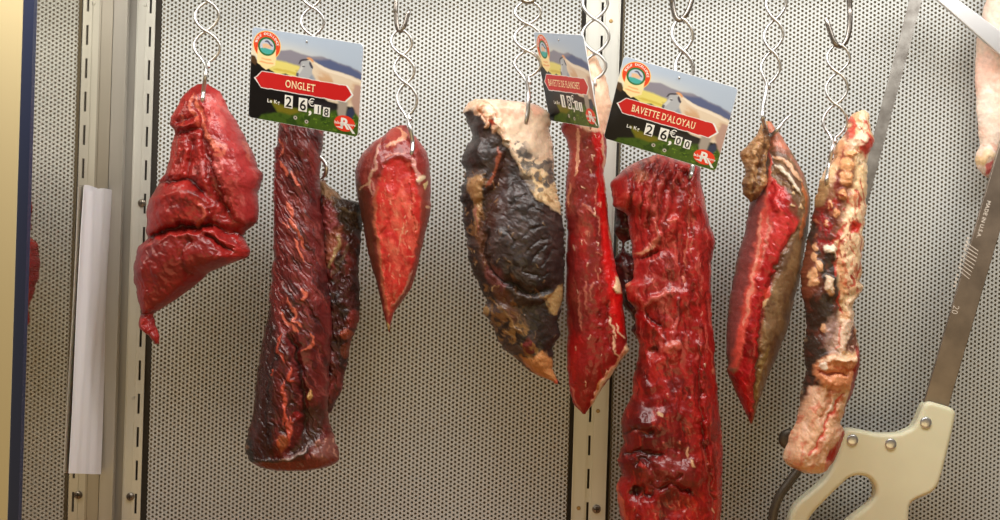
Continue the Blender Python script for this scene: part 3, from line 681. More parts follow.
    s.noise((206, 52, 38), 3.4, .55, .72, 4, 80, .85, 19, smooth(484, 494, s.Y) * s.mask([(626, 480), (700, 480), (706, 620), (620, 620)], 4)); s.noise((224, 110, 84), 2.5, .66, .8, 4, 75, .8, 20, smooth(488, 498, s.Y) * s.mask([(650, 480), (700, 480), (706, 620), (650, 620)], 4))
    flecks(s, 16, (640, 170, 700, 330), (232, 160, 150), 21, .5, 1.1, .6); flecks(s, 12, (630, 380, 715, 515), (226, 130, 110), 22, .5, 1.2, .8)
    s.fib(82, 5, 5, 1.6, 1); s.fib(70, 2.2, 4, .6, 2); s.rough(19, 5.0, 3); s.rough(6, 1.0, 4)
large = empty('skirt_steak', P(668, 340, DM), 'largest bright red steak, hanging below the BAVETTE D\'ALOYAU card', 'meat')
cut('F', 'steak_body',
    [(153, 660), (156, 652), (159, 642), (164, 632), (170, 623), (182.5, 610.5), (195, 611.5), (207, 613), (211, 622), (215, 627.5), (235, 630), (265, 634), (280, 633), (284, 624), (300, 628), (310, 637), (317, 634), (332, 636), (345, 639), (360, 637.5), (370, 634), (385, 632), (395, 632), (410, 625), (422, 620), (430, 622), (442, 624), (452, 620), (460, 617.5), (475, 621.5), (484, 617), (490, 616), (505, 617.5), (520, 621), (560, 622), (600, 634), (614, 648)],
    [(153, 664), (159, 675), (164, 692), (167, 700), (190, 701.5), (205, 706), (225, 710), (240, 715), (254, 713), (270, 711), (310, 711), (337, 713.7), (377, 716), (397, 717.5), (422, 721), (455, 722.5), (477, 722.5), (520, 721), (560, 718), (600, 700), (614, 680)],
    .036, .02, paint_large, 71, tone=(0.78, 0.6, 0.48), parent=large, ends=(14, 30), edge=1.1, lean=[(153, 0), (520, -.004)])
def paint_flap(s):
    s.fill((70, 22, 22), .95); s.noise((104, 36, 36), 8, .45, .7, 2, 80, .8, 1); s.noise((40, 16, 16), 7, .55, .75, 1.5, 60, .8, 2)
    s.stroke([(622, 260), (626, 280), (622, 296)], 3, (120, 80, 76), .6, h=2); s.rough(8, 4, 1); s.rough(4, 1, 2)
cut('F2', 'folded_flap',
    [(196, 617), (210, 615.5), (232, 615), (240, 619), (243, 621), (252, 620), (258, 616), (270, 614), (290, 616), (305, 623), (316, 630), (322, 633), (330, 632), (338, 637), (346, 642)],
    [(196, 640), (235, 640), (242, 626), (246, 625), (252, 626), (258, 640), (340, 650), (346, 650)],
    .01, .01, paint_flap, 83, d=1.625, parent=large, ends=(6, 6), edge=2.2)

# ---- brown-skinned pointed cut -----------------------------------------------------------------------
def paint_pointed(s):
    s.fill((126, 92, 64), .6)
    s.noise((152, 118, 84), 10, .45, .72, 2.5, 75, .8, 1); s.noise((96, 62, 48), 9, .52, .76, 2, 70, .7, 2)
    s.poly([(742, 200), (764, 190), (758, 222), (748, 290), (738, 330), (731, 370), (723, 350), (728, 300), (744, 226)], (142, 66, 66), 3, .95)
    s.poly([(762, 196), (770, 200), (768, 230), (757, 280), (745, 330), (735, 366), (729, 366), (738, 312), (748, 262), (757, 218)], (226, 84, 72), 2.5, .95, h=2)
    s.stroke([(759, 214), (754, 246), (746, 290), (740, 324)], 3.4, (234, 146, 126), .85, h=1); s.stroke([(766, 212), (762, 240), (756, 268)], 2, (232, 150, 136), .7)
    raw = [(766, 180), (778, 188), (792, 206), (794, 222), (782, 240), (772, 264), (764, 286), (758, 306), (756, 330), (753, 362), (751, 400), (751, 424), (736, 394), (727, 368), (733, 372), (742, 340), (747, 306), (752, 280), (761, 250), (768, 226), (763, 204)]
    rm = s.mask(raw, 2); s.mix((172, 26, 30), rm, .9); s.noise((214, 60, 58), 6, .45, .68, 2, 70, .85, 5, rm * smooth(270, 240, s.Y)); s.noise((120, 10, 14), 7, .5, .72, 2.5, 75, .8, 6, rm * smooth(250, 300, s.Y)); s.noise((196, 24, 24), 8, .48, .7, 2, 75, .7, 7, rm * smooth(300, 330, s.Y))
    s.stroke([(792, 228), (780, 244), (771, 266), (762, 288), (757, 306), (755, 332), (753, 365), (751, 410)], 2, (70, 30, 24), .7, h=-4, hw=3)
    s.poly([(784, 242), (792, 232), (786, 258), (772, 274), (770, 266)], (96, 66, 50), 3, .8)
    s.poly([(758, 290), (764, 284), (765, 294), (759, 300), (756, 296)], (214, 70, 54), 1, .9, h=2); s.poly([(757, 300), (762, 297), (761, 303), (757, 306)], (226, 184, 140), .8, .95, h=1.5)
    s.poly([(764, 121), (772, 123), (784, 138), (790, 152), (780, 152), (769, 146), (766, 136)], (204, 126, 104), 2, .95)
    s.stroke([(772, 150), (784, 154), (796, 168), (801, 184)], 5, (160, 100, 84), .8); s.stroke([(772, 157), (782, 163), (792, 175), (798, 182)], 3.6, (224, 176, 146), .9, h=2, hw=3)
    s.stroke([(772, 166), (781, 174), (790, 186), (796, 196)], 3.8, (226, 210, 194), .95, h=2, hw=3); s.stroke([(774, 174), (784, 184), (792, 198)], 1.5, (120, 84, 78), .8, h=-2)
    s.stroke([(768, 146), (768, 162), (766, 178), (764, 196)], 3, (222, 96, 86), .8, h=3); s.stroke([(768, 178), (774, 192), (770, 204), (778, 214)], 4, (220, 62, 62), .7, h=3)
    s.stroke([(798, 184), (803, 198), (802, 214), (797, 228), (795, 240)], 5, (190, 108, 66), .85, h=2, hw=4); s.stroke([(806, 186), (809, 204), (807, 224), (802, 258)], 3, (150, 92, 54), .8)
    s.poly([(786, 186), (797, 200), (799, 214), (792, 222), (784, 210)], (106, 76, 58), 3, .75)
    for x, y in ((789, 189), (788, 195), (796, 207), (787, 206)): s.bump(x, y, 1.6, 1.6, 1.5, 0, (226, 190, 150), .85)
    s.stroke([(800, 236), (799, 262), (794, 292), (786, 326)], 1.6, (186, 130, 90), .7)
    s.stroke([(764, 345), (756, 366), (753, 400)], 4, (146, 116, 64), .6)
    s.dome(782, 280, 30, 150, 6, 12); s.fib(78, 3.4, 6, 1.2, 1, within=1 - .4 * rm); s.fib(60, 2.6, 3, 1.4, 2, within=rm); s.rough(14, 2.0, 2); s.rough(5, .7, 4)
pt = empty('pointed_cut', P(768, 260, DM), 'pointed cut with brown skin on one side and raw red flesh on the other', 'meat')
cut('G', 'cut_body',
    [(121, 764.5), (128, 765), (140, 766), (161, 764), (190, 760), (200, 752), (205, 749.5), (230, 745), (262, 736), (300, 729.8), (326, 726.6), (351.7, 725.6), (366, 728), (371, 727), (392, 735), (408, 743), (421, 749.5), (424, 750.5)],
    [(121, 770), (124, 772), (137.7, 782), (156, 793.4), (174.6, 803.8), (200, 809.6), (223, 808.6), (266.5, 801.7), (296, 795), (330, 787), (351.7, 778.5), (381, 765.8), (405, 757.5), (419.4, 754), (424, 752)],
    .032, .018, paint_pointed, 97, tone=(0.92, 0.92, 0.85), d=1.612, parent=pt, ends=(16, 14), edge=.7)
def paint_tab(s):
    s.fill((146, 104, 66), .5); s.noise((184, 140, 96), 6, .45, .7, 1.5, 60, .9, 1); s.noise((88, 56, 36), 6, .52, .72, 1.5, 60, .9, 2)
    s.stroke([(754, 146), (752, 166), (748, 190)], 4, (176, 134, 90), .8, h=3); s.stroke([(764, 140), (760, 160), (758, 186)], 4, (96, 60, 38), .8, h=-3)
    s.bump(756, 138, 6, 7, 4, 0, (176, 128, 84), .8); s.rough(6, 3.5, 1); s.rough(3, 1, 2)
cut('G2', 'brown_fat_tab',
    [(121, 763), (128.5, 760), (144.6, 749.6), (151, 743), (154, 740), (158, 742), (163, 743.8), (186, 742.7), (195, 745), (202, 748.5)],
    [(121, 766), (124, 767), (142, 769.5), (152, 766), (167.7, 766.5), (186, 766), (194, 760), (199, 756), (202, 752)],
    .012, .010, paint_tab, 101, d=1.598, parent=pt, ends=(8, 8), edge=2.2)

# ---- fatty strip ------------------------------------------------------------------------------------------
def paint_fatty(s):
    s.fill((224, 182, 140), .6)
    s.noise((238, 210, 176), 8, .45, .7, 1.6, 75, .85, 1); s.noise((206, 140, 96), 8, .54, .75, 2, 80, .7, 2)
    # dark left flank
    dk = [(810, 215), (822, 196), (834, 214), (830, 240), (830, 262), (834, 290), (832, 320), (824, 350), (814, 392), (804, 412), (795, 420), (800, 380), (803, 330), (796, 280)]
    dm = s.mask(dk, 3); s.mix((40, 26, 24), dm * .97); s.noise((100, 52, 40), 6, .5, .7, 2, 75, .8, 4, dm)
    s.poly([(798, 262), (806, 240), (812, 250), (816, 280), (806, 300), (800, 300)], (126, 66, 44), 3, .85, h=2)
    for x, y, rx, ry in ((808, 274, 3.5, 5), (809, 282, 4, 3.5), (811, 257, 3, 5), (814, 266, 3, 5), (824, 286, 4, 9), (813, 246, 2.5, 4), (820, 326, 3, 4)): s.bump(x, y, rx, ry, 3, 0, (224, 170, 126), .95)
    s.poly([(820, 276), (828, 278), (826, 292), (820, 290)], (240, 214, 190), 1, .9, h=2)
    s.poly([(822, 318), (834, 312), (838, 330), (834, 352), (824, 356), (818, 346)], (172, 140, 134), 3, .8)
    # blood red upper left
    red = [(848, 116), (854, 112), (846, 140), (842, 165), (840, 190), (834, 215), (828, 236), (818, 250), (812, 240), (814, 214), (826, 190), (836, 160)]
    rm = s.mask(red, 3); s.noise((140, 24, 22), 6, .38, .6, 1.6, 60, .95, 6, rm); s.noise((206, 130, 92), 4, .62, .76, 1, 0, .9, 7, rm)
    for x, y, rx, ry in ((842, 168, 6, 7), (840, 180, 6, 6), (838, 196, 4, 5), (846, 156, 4, 4)): s.bump(x, y, rx, ry, 3.5, 0, (220, 158, 112), .95)
    s.poly([(816, 186), (826, 176), (828, 196), (818, 208), (813, 206)], (158, 124, 82), 2, .85, h=1)
    s.poly([(852, 166), (858, 160), (858, 176), (850, 182)], (70, 44, 34), 2, .7, h=-2)
    # top red crest
    s.stroke([(850, 118), (850, 130), (846, 142)], 5, (214, 70, 60), .85, h=2); s.poly([(852, 138), (864, 134), (873, 140), (871, 148), (862, 158), (856, 152)], (196, 34, 32), 2, .9, h=3)
    s.poly([(843, 142), (860, 132), (866, 140), (856, 148), (846, 150)], (240, 206, 180), 1.4, .95, h=3); s.stroke([(858, 112), (862, 122), (864, 132)], 5, (240, 196, 170), .9, h=2); s.stroke([(852, 124), (858, 130)], 3, (240, 200, 180), .9, h=2)
    s.stroke([(860, 120), (866, 126), (867, 134)], 1.6, (206, 40, 36), .8); s.stroke([(857, 126), (860, 134)], 1.4, (190, 30, 30), .8); s.stroke([(854, 140), (862, 144), (868, 142)], 1.6, (170, 16, 18), .8); s.stroke([(850, 150), (858, 156)], 1.5, (190, 40, 36), .8)
    s.poly([(836, 168), (848, 150), (850, 176), (842, 206), (834, 236), (820, 252), (812, 240), (816, 212), (826, 190)], (112, 44, 32), 3, .75, h=-2)
    for x, y, rx, ry in ((842, 166, 6, 7), (841, 180, 6, 6), (838, 196, 4, 5), (847, 155, 4, 4), (826, 206, 3, 4), (822, 224, 3, 4), (832, 214, 3, 3)): s.bump(x, y, rx, ry, 2.5, 0, (226, 164, 116), .95)
    s.noise((150, 18, 20), 4, .5, .66, 1.3, 60, .9, 16, s.mask([(828, 196), (846, 190), (840, 222), (828, 246), (814, 246), (814, 222)], 3))
    s.poly([(842, 208), (852, 198), (861, 204), (862, 236), (858, 262), (850, 284), (842, 280), (837, 258), (835, 236)], (246, 212, 176), 3, .9, h=1.5)
    s.poly([(852, 164), (864, 168), (864, 200), (856, 200), (850, 186)], (240, 206, 160), 3, .8); s.poly([(845, 226), (849, 219), (857, 224), (852, 232), (846, 232)], (206, 36, 28), 1.6, .95, h=-1.5)
    # middle streaks
    for p, w in (([(848, 222), (846, 230), (852, 226)], 7), ([(850, 190), (856, 200), (855, 210)], 3), ([(840, 224), (834, 232), (828, 244)], 3), ([(838, 236), (832, 252), (830, 276)], 2.5), ([(846, 275), (850, 282), (846, 286)], 3), ([(835, 290), (832, 300), (836, 312)], 2), ([(856, 240), (858, 262), (852, 276)], 1.8), ([(844, 246), (850, 256)], 1.5), ([(856, 180), (860, 196), (862, 210)], 1.8)):
        s.stroke(p, w, (190, 44, 32), .8, h=-1, hw=2)
    s.poly([(819, 248), (829, 244), (831, 258), (828, 254), (820, 252)], (244, 226, 206), .8, .95, h=4)
    s.noise((200, 84, 50), 4, .58, .74, 2.5, 78, .7, 9, s.mask([(832, 200), (862, 190), (860, 300), (834, 320)], 5))
    s.noise((160, 40, 30), 3.5, .64, .76, 2.0, 70, .8, 10, s.mask([(826, 230), (858, 200), (858, 310), (830, 310)], 5))
    # hanging white shreds on the right
    s.poly([(846, 298), (862, 286), (862, 290), (852, 304), (848, 318), (842, 316), (842, 306)], (240, 204, 174), 1.2, .95, h=4)
    s.poly([(838, 320), (853, 316), (854, 322), (844, 344), (834, 350), (830, 346), (834, 332)], (238, 206, 184), 1.4, .95, h=4); s.stroke([(836, 324), (834, 338), (830, 348)], 2, (200, 80, 56), .7)
    s.poly([(846, 330), (853, 324), (857, 345), (848, 352), (840, 350)], (92, 28, 30), 2, .85, h=-3); flecks(s, 16, (842, 328, 856, 352), (220, 180, 170), 31, .4, .8, .6)
    # knot of fat
    s.poly([(811, 364), (816, 357), (826, 354), (846, 356), (858, 351), (861, 358), (860, 368), (852, 376), (846, 388), (836, 386), (822, 384), (812, 378)], (222, 146, 104), 2, .95, h=7, hsoft=5)
    s.stroke([(815, 360), (830, 356), (846, 358), (858, 353)], 4, (240, 206, 176), .9, h=3, hw=3); s.stroke([(816, 362), (820, 368)], 4.5, (244, 226, 210), .95, h=2)
    s.stroke([(814, 368), (822, 374), (832, 371), (842, 374)], 3, (150, 50, 32), .8, h=-4, hw=3); s.stroke([(828, 364), (840, 368), (852, 366)], 2.5, (196, 92, 56), .7, h=-1.5); s.bump(848, 386, 4, 4, 3, 0, (226, 172, 130), .9)
    # lower shank: pink fat, red seam
    low = s.mask([(808, 386), (848, 384), (842, 420), (828, 472), (786, 460), (784, 442), (796, 414)], 3); s.mix((228, 178, 146), low * .9); s.noise((238, 196, 172), 7, .45, .7, 1.5, 110, .8, 12, low); s.noise((210, 116, 88), 5, .58, .76, 2, 115, .7, 13, low)
    s.stroke([(826, 384), (822, 402), (816, 420)], 5, (180, 104, 66), .6, h=-2, hw=4); s.stroke([(836, 392), (828, 408), (820, 424), (812, 440), (802, 452)], 2.4, (206, 62, 44), .85, h=-2, hw=2.5); s.stroke([(832, 396), (822, 410)], 2, (236, 220, 206), .8)
    s.stroke([(842, 386), (840, 402), (834, 412)], 4, (236, 200, 164), .8, h=2)
    s.poly([(839, 420), (842, 402), (845, 386), (849, 372), (851, 346), (863, 345), (863, 372), (857, 395), (849, 422)], (150, 16, 20), 1.5, .9)
    s.poly([(850, 430), (840, 430), (831, 444), (823, 453), (824, 474), (836, 474), (850, 450)], (176, 22, 24), 1.6, .95, h=-2); s.bump(826, 464, 4, 6, 3, 0, (220, 140, 120), .85)
    s.stroke([(786, 462), (798, 468), (812, 472)], 2.5, (170, 110, 80), .7); s.bump(782, 456, 3, 3, 2, 0, (240, 216, 190), .95)
    s.rough(10, 2.6, 1); s.rough(3.4, .7, 2); s.fib(75, 4, 3, 1.1, 3, ridge=True)
cut('H', 'hanging_fatty_strip',
    [(110, 862), (113, 852), (116, 850), (132, 846), (147.5, 836), (162, 830), (180, 818.7), (205, 813.7), (225, 811.5), (235, 807.5), (262, 803), (280, 800.5), (295, 801), (302, 803.7), (325, 806), (345, 805), (374.6, 805), (412, 798), (429, 792.4), (442, 786.6), (453, 782), (458, 781.5), (465, 786.6), (470, 796), (473.5, 806)],
    [(110, 866), (114, 868), (125, 870), (138, 873.5), (144, 873), (151, 869.5), (157.5, 866.5), (182.5, 867.5), (200, 865), (232, 863.7), (270, 861), (282, 858.7), (285, 862), (289, 862), (305, 852.5), (317, 853.7), (340, 856), (350, 858), (357, 860), (366, 859), (371.7, 857), (392, 851.5), (406, 846), (416, 844), (420, 841), (425, 841.5), (432, 845.7), (449.5, 838.5), (465, 830), (471, 827), (473.5, 820)],
    .028, .014, paint_fatty, 113, tone=(1.0, 0.97, 0.92), label='knobbly strip of cream fat and red shreds beside the saw blade', cat='meat', ends=(8, 8), edge=1.8, d=1.588)

# ---- pale cut behind the saw -----------------------------------------------------------------------------------
def paint_pale(s):
    s.fill((236, 206, 186), .5); s.noise((244, 224, 208), 14, .42, .7, 2, 80, .8, 1); s.noise((228, 172, 150), 14, .54, .78, 2, 80, .6, 2)
    s.noise((206, 140, 110), 5, .62, .78, 1.5, 60, .6, 3, smooth(100, 150, s.Y)); s.poly([(984, 164), (990, 160), (990, 172), (984, 176)], (190, 40, 50), 1, .8)
    s.bump(979, 161, 6, 6, 3, 0, (226, 190, 140), .9); s.bump(986, 155, 6, 4, 3, 0, (232, 200, 160), .9); s.rough(14, 1.6, 1); s.rough(5, .6, 2)
cut('I', 'pale_cut',
    [(-22, 1000), (-10, 990), (7, 984), (36.5, 976.6), (73, 974.8), (109.6, 976.6), (146, 980), (153, 976), (160, 974.5), (168, 977), (174, 982), (178, 988)],
    [(-22, 1014), (-10, 1026), (20, 1036), (73, 1040), (120, 1034), (150, 1016), (170, 1004), (178, 998)],
    .016, .012, paint_pale, 131, d=1.668, label='pale fatty cut behind the saw at the far right', cat='meat', ends=(18, 8), edge=.8)
# ================================================================== the setting
ZB, ZT = EYE - .36, EYE + .34

def perforated(name, x0, x1, z0, z1, pitch=.00469, dia=.0029, depth=.0012):
    dx = pitch * math.sqrt(3) / 2
    nc, nr = int((x1 - x0) / dx), int((z1 - z0) / pitch)
    ci, ri = np.meshgrid(np.arange(nc), np.arange(nr), indexing='ij')
    cx = x0 + (ci + .5) * dx + ((x1 - x0) - nc * dx) / 2
    cz = z0 + (ri + .5) * pitch + (ci % 2) * pitch / 2
    cx, cz = cx.ravel(), cz.ravel(); n = len(cx)
    an = np.arange(6) * math.pi / 3
    R = pitch / math.sqrt(3)
    r = dia / 2 * 1.05
    ca, sa = np.cos(an), np.sin(an)
    out = np.stack([cx[:, None] + R * ca, np.full((n, 6), DW), cz[:, None] + R * sa], -1)
    inn = np.stack([cx[:, None] + r * ca, np.full((n, 6), DW), cz[:, None] + r * sa], -1)
    bk = inn.copy(); bk[..., 1] += depth
    V = np.concatenate([out, inn, bk], 1).reshape(-1, 3)
    k = np.arange(6); k2 = (k + 1) % 6
    q1 = np.stack([k, k2, 6 + k2, 6 + k], -1); q2 = np.stack([6 + k, 6 + k2, 12 + k2, 12 + k], -1)
    q = np.concatenate([q1, q2])[None] + (np.arange(n) * 18)[:, None, None]
    return np_mesh(name, V, q.reshape(-1, 4), mat=M['panel'], smooth_=False)

wl = link('wall_back', perforated('wall_back', WX(153.5), WX(575), ZB, ZT)); tag(wl, 'perforated steel back panel left of the middle upright', 'wall', kind='structure')
wr = link('wall_back.001', perforated('wall_back', WX(616), WX(1080), ZB, ZT)); tag(wr, 'perforated steel back panel right of the middle upright', 'wall', kind='structure')
for w, a, b in ((wl, 146, 577), (wr, 614, 1085)):
    q = MB(); q.box(WX(a), WX(b), DW + .008, DW + .012, ZB, ZT); q.build('backing', M['backing'], w)

# side wall of polished steel that mirrors the back panel
XM = WX(113)
b = MB(); b.box(XM - .004, XM, 1.402, DW + .02, ZB, ZT); tag(b.build('wall_left', M['mirror']), 'polished steel side wall that mirrors the back panel', 'wall', kind='structure')

# slotted uprights
def slotted(mb, xa, xb, sa, sb, y0, y1, z_first, pitch=.0355, slot=.0212):
    """plate from xa to xb with a row of real slots between sa and sb"""
    mb.box(xa, sa, y0, y1, ZB, ZT); mb.box(sb, xb, y0, y1, ZB, ZT)
    z = z_first
    while z > ZB: z -= pitch
    last = ZB
    while z < ZT:
        a, c = z, z + slot
        if a > last: mb.box(sa, sb, y0, y1, last, min(a, ZT))
        last = max(last, c); z += pitch
    if last < ZT: mb.box(sa, sb, y0, y1, last, ZT)

def screw(parent, px, py, d, r=.0042):
    c = P(px, py, d); m = MB(); m.disc(c, (0, -1, 0), r, .0022, 20, .0012)
    o = m.build('screw', M['screw'], parent, True)
    s = MB(); s.box(c.x - r * .6, c.x + r * .6, c.y - .0039, c.y - .0030, c.z - .0005, c.z + .0005)
    s.box(c.x - .0005, c.x + .0005, c.y - .0039, c.y - .0030, c.z - r * .6, c.z + r * .6)
    s.build('screw_slot', M['dark'], o)

zs = P(152, 47.4, DW).z
u = MB(); slotted(u, WX(131), WX(149), WX(143.1), WX(145.4), DW - .005, DW - .003, zs)
u.box(WX(131), WX(132), DW - .007, DW - .005, ZB, ZT)          # folded lip
u.box(WX(139.5), WX(140.1), DW - .0056, DW - .005, ZB, ZT)     # pressed seam
t1 = u.build('trim_1', M['post']); tag(t1, 'narrow slotted steel upright beside the polished side wall', 'upright', kind='structure')
q = MB(); q.box(WX(113), WX(153), DW + .006, DW + .01, ZB, ZT); q.build('recess', M['dark'], t1)
q = MB(); q.box(XM, WX(130.2), DW - .004, DW + .004, ZB, ZT); q.build('corner_return', M['trim'], t1)
screw(t1, 142, 203, DW - .005); screw(t1, 130.5, 496.5, DW - .005)
for (x, y) in ((145.5, 5), (134, 398)):
    m = MB(); m.disc(P(x, y, DW - .005), (0, -1, 0), .0022, .0006, 14); m.build('rivet', M['post'], t1, True)

zs = P(588, 455, DW).z
u = MB(); slotted(u, WX(591.5), WX(598.3), WX(593.6), WX(595.9), DW - .0035, DW - .0015, zs)
u.box(WX(578.5), WX(591.5), DW - .006, DW - .003, ZB, ZT); u.box(WX(598.3), WX(612.5), DW - .006, DW - .003, ZB, ZT)
u.box(WX(578.5), WX(579.6), DW - .008, DW - .006, ZB, ZT); u.box(WX(611.4), WX(612.5), DW - .008, DW - .006, ZB, ZT)
t2 = u.build('trim_2', M['post']); tag(t2, 'double slotted steel upright in the middle of the back wall', 'upright', kind='structure')
q = MB(); q.box(WX(575), WX(616), DW + .006, DW + .01, ZB, ZT); q.build('recess', M['dark'], t2)
screw(t2, 596.5, 509, DW - .006, .0046)
for (x, y) in ((611, 21), (598, 411), (578.5, 508)):
    m = MB(); m.disc(P(x, y, DW - .006), (0, -1, 0), .0022, .0006, 14); m.build('rivet', mat('brass_rivet', (170, 140, 90), .4, .6), t2, True)

# corner cover in front of the side wall's end, its edge, front gasket and jamb
cx1 = (120 - 500) * 1.677 / F
b = MB(); b.box(XM + .0003, cx1 - .0012, 1.677, 1.692, ZB, ZT); b.box(cx1 - .0022, cx1, 1.6762, 1.680, ZB, ZT)
t3 = b.build('trim_3', M['trim']); tag(t3, 'plain grey steel corner cover between side wall and slotted upright', 'trim', kind='structure')
b = MB(); b.box(XM - .012, XM + .0008, 1.392, 1.402, ZB, ZT)
tag(b.build('trim_4', M['gasket']), 'dark blue rubber gasket strip at the front edge', 'gasket', kind='structure')
b = MB(); b.box(XM - .09, XM - .0085, 1.3905, 1.40, ZB, ZT)
tag(b.build('trim_5', M['cream']), 'cream painted door jamb at the far left', 'jamb', kind='structure')
b = MB(); b.box(XM - .09, WX(1085), 1.30, DW + .03, ZB - .02, ZB)
tag(b.build('floor', mat('counter', (176, 122, 70), .5)), 'brown cabinet floor under the hanging meat', 'floor', kind='structure')

# white sleeve stuck on the side wall
def sleeve():
    n, mrows = 40, 60
    V = []
    for j in range(mrows + 1):
        t = j / mrows
        for i in range(n):
            a = 2 * math.pi * i / n
            d0, d1 = 1.568 - .022 * t, 1.69 - .020 * t           # near and far edge
            dd = (d0 + d1) / 2 + (d1 - d0) / 2 * math.cos(a)
            w_ = .0008 * math.sin(5 * t + 3 * math.cos(a)) + .0007 * math.sin(11 * math.cos(a) + 2.2 * t)
            x = XM + .0022 + w_ + (.0016 + .0004 * math.sin(7 * t)) * math.sin(a)
            ztop = P(92, 188, dd).z - .010 * max(0, math.cos(a)) * .6; zbot = P(92, 474, dd).z
            z = ztop + (zbot - ztop) * t + (.003 * math.sin(a * 2) if j == 0 else 0)
            V.append((max(x, XM + .0003), dd, z))
    q = [(j * n + i, j * n + (i + 1) % n, (j + 1) * n + (i + 1) % n, (j + 1) * n + i) for j in range(mrows) for i in range(n)]
    o = link('paper_sleeve', np_mesh('paper_sleeve', V, q, mat=M['paper']))
    tag(o, 'long white crumpled paper sleeve hanging against the side wall', 'sleeve')
sleeve()

# ================================================================== rail and hooks
RAILPY = -95
rail = MB(); rail.tube([P(20, RAILPY + 14, DM - .012), P(1060, RAILPY - 16, DM - .012)], .008, 20)
tag(rail.build('hanging_rail', M['hook'], None, True), 'round steel rail above the row of hooks', 'rail')

DMH = DM - .012
def rail_py(px): return RAILPY + 14 - 30 * (px - 20) / 1040.0

def s_hook(xb, yb, r, label, side=1, tip=None, up=None):
    """S shaped hook: its lower bend at (xb, yb), its upper bend over the rail"""
    m = MB()
    up = up or [(xb - 9 * side, yb - 24), (xb - 9 * side, yb - 12), (xb - 6 * side, yb - 3)]
    tip = tip or [(xb + 6 * side, yb - 2), (xb + 10 * side, yb - 12), (xb + 13 * side, yb - 22)]
    ux = up[0][0]; ry = rail_py(ux)
    pts = [(ux - 13 * side, ry + 14, -.0), (ux - 12.5 * side, ry + 2, 0), (ux - 8 * side, ry - 9, 0), (ux, ry - 11.5, 0), (ux + 7 * side, ry - 8, 0), (ux + 8 * side, ry + 6, 0)]
    pts = [(ux + (p[0] - ux) * .5, p[1], (p[0] - ux) * .00095) for p in pts]       # the top bend goes over the rail, front to back
    pts += [(p[0], p[1], 0) for p in up] + [(xb, yb, 0)] + [(p[0], p[1], -.002) for p in tip]
    c = curve_pts([tuple(P(p[0], p[1], DMH + p[2])) for p in pts], 8)
    n = len(c)
    rr = [r * min(1, .3 + (n - 1 - i) / 5) for i in range(n)]
    m.tube(c, rr, 12)
    return tag(m.build('s_hook', M['hook'], None, True), label, 'hook', 'S hooks on the rail')

def twisted(name_label, nodes, stem, r=.0016, tip=None, d=DMH, first_open=True):
    """hook of two wires twisted into eyes; nodes = (x, y, half width of the eye that follows)"""
    m = MB()
    A, B = [], []
    for i in range(len(nodes) - 1):
        (x0, y0, w), (x1, y1, _) = nodes[i], nodes[i + 1]
        sg = 1 if i % 2 == 0 else -1
        K = 12
        for k in range(K + (1 if i == len(nodes) - 2 else 0)):
            t = k / K
            x, y = x0 + (x1 - x0) * t, y0 + (y1 - y0) * t
            o = w * math.sin(math.pi * t) ** .8
            dz = r * 1.05 * math.cos(math.pi * t) * sg
            A.append(P(x - o * sg, y, d + dz)); B.append(P(x + o * sg, y, d - dz))
    stem = [(q[0], q[1], q[2]) if len(q) == 3 else (q[0], q[1], surf(q[2], q[0], q[1]) + q[3] - d) for q in stem]
    st = curve_pts([(nodes[-1][0], nodes[-1][1], 0)] + stem, 6)
    # one wire runs on as the stem and the point, the other is cut and pressed against it
    tail = [P(q[0], q[1], d + q[2]) for q in st[1:]]
    rr = [r] * len(A) + [r * (1 + .35 * min(1, i / 5)) for i in range(len(tail))]
    nn = len(rr)
    for i in range(8): rr[nn - 1 - i] *= (i + 1.5) / 9.0
    path = [Vector(p) for p in A + tail]; i0 = len(A) - 3
    for _ in range(14):                                   # one clean bend from the last eye to the point
        path = [p if i < i0 or i == len(path) - 1 else (path[i - 1] + p * 2 + path[i + 1]) / 4 for i, p in enumerate(path)]
    m.tube(path, rr, 12)
    m.tube(B + [p + Vector((r * 1.2, 0, -.001 * k)) for k, p in enumerate(tail[1:2])], r, 9)
    return tag(m.build('twisted_hook', M['wire'], None, True), name_label, 'hook', 'twisted wire hooks')

SUR = -.036                      # where the points enter the meat, in front of the row
twisted('twisted wire hook at the far left, in the folded red steak', [(209, -31, 12), (208, 1, 12), (206, 31, 13), (208, 62.5, 0)],
        [(205.5, 76, -.014), (203.5, 90, 'A', -.0026), (203, 97, 'A', -.002), (202, 103, 'A', .003), (200, 107, 'A', .014)])
s_hook(209, -29, .0026, 'S hook over the far left twisted hook')
twisted('twisted wire hook behind the top of the ONGLET card', [(311, -22, 11), (312, 7, 11.5), (313, 36, 11), (313, 64, 0)],
        [(313, 80, -.01), (312, 104, .004), (313, 116, .012), (313, 140, .012), (318, 156, .012), (324, 160, .012), (327, 168, .01), (325, 176, .016), (319, 180, .02)])
s_hook(311, -20, .0026, 'S hook over the hook of the ONGLET card')
twisted('twisted wire hook with three eyes, in the heart-shaped steak', [(400.5, 28.5, 10.5), (402.5, 55, 10), (406, 83, 10), (408, 115.5, 0)],
        [(410, 128, -.014), (412.5, 141, 'C', -.0026), (412.5, 150, 'C', -.002), (410.5, 156, 'C', .003), (407, 160, 'C', .014)])
s_hook(400, 31, .0023, 'S hook with a dark upturned tip above the heart-shaped steak', tip=[(404, 27), (407, 17), (409.5, 9)], up=[(396, 0), (396, 14), (397, 26)])
twisted('twisted wire hook in the white fat of the dark crusted cut', [(528, -.5, 13), (528, 24, 13), (527, 50.5, 13), (528, 77, 0)],
        [(528.5, 95, -.02), (528, 110, 'K', -.0028), (526.5, 119, 'K', -.002), (525, 125, 'K', .003), (523, 129, 'K', .014)])
s_hook(528, 2, .0024, 'S hook over the hook of the dark crusted cut')
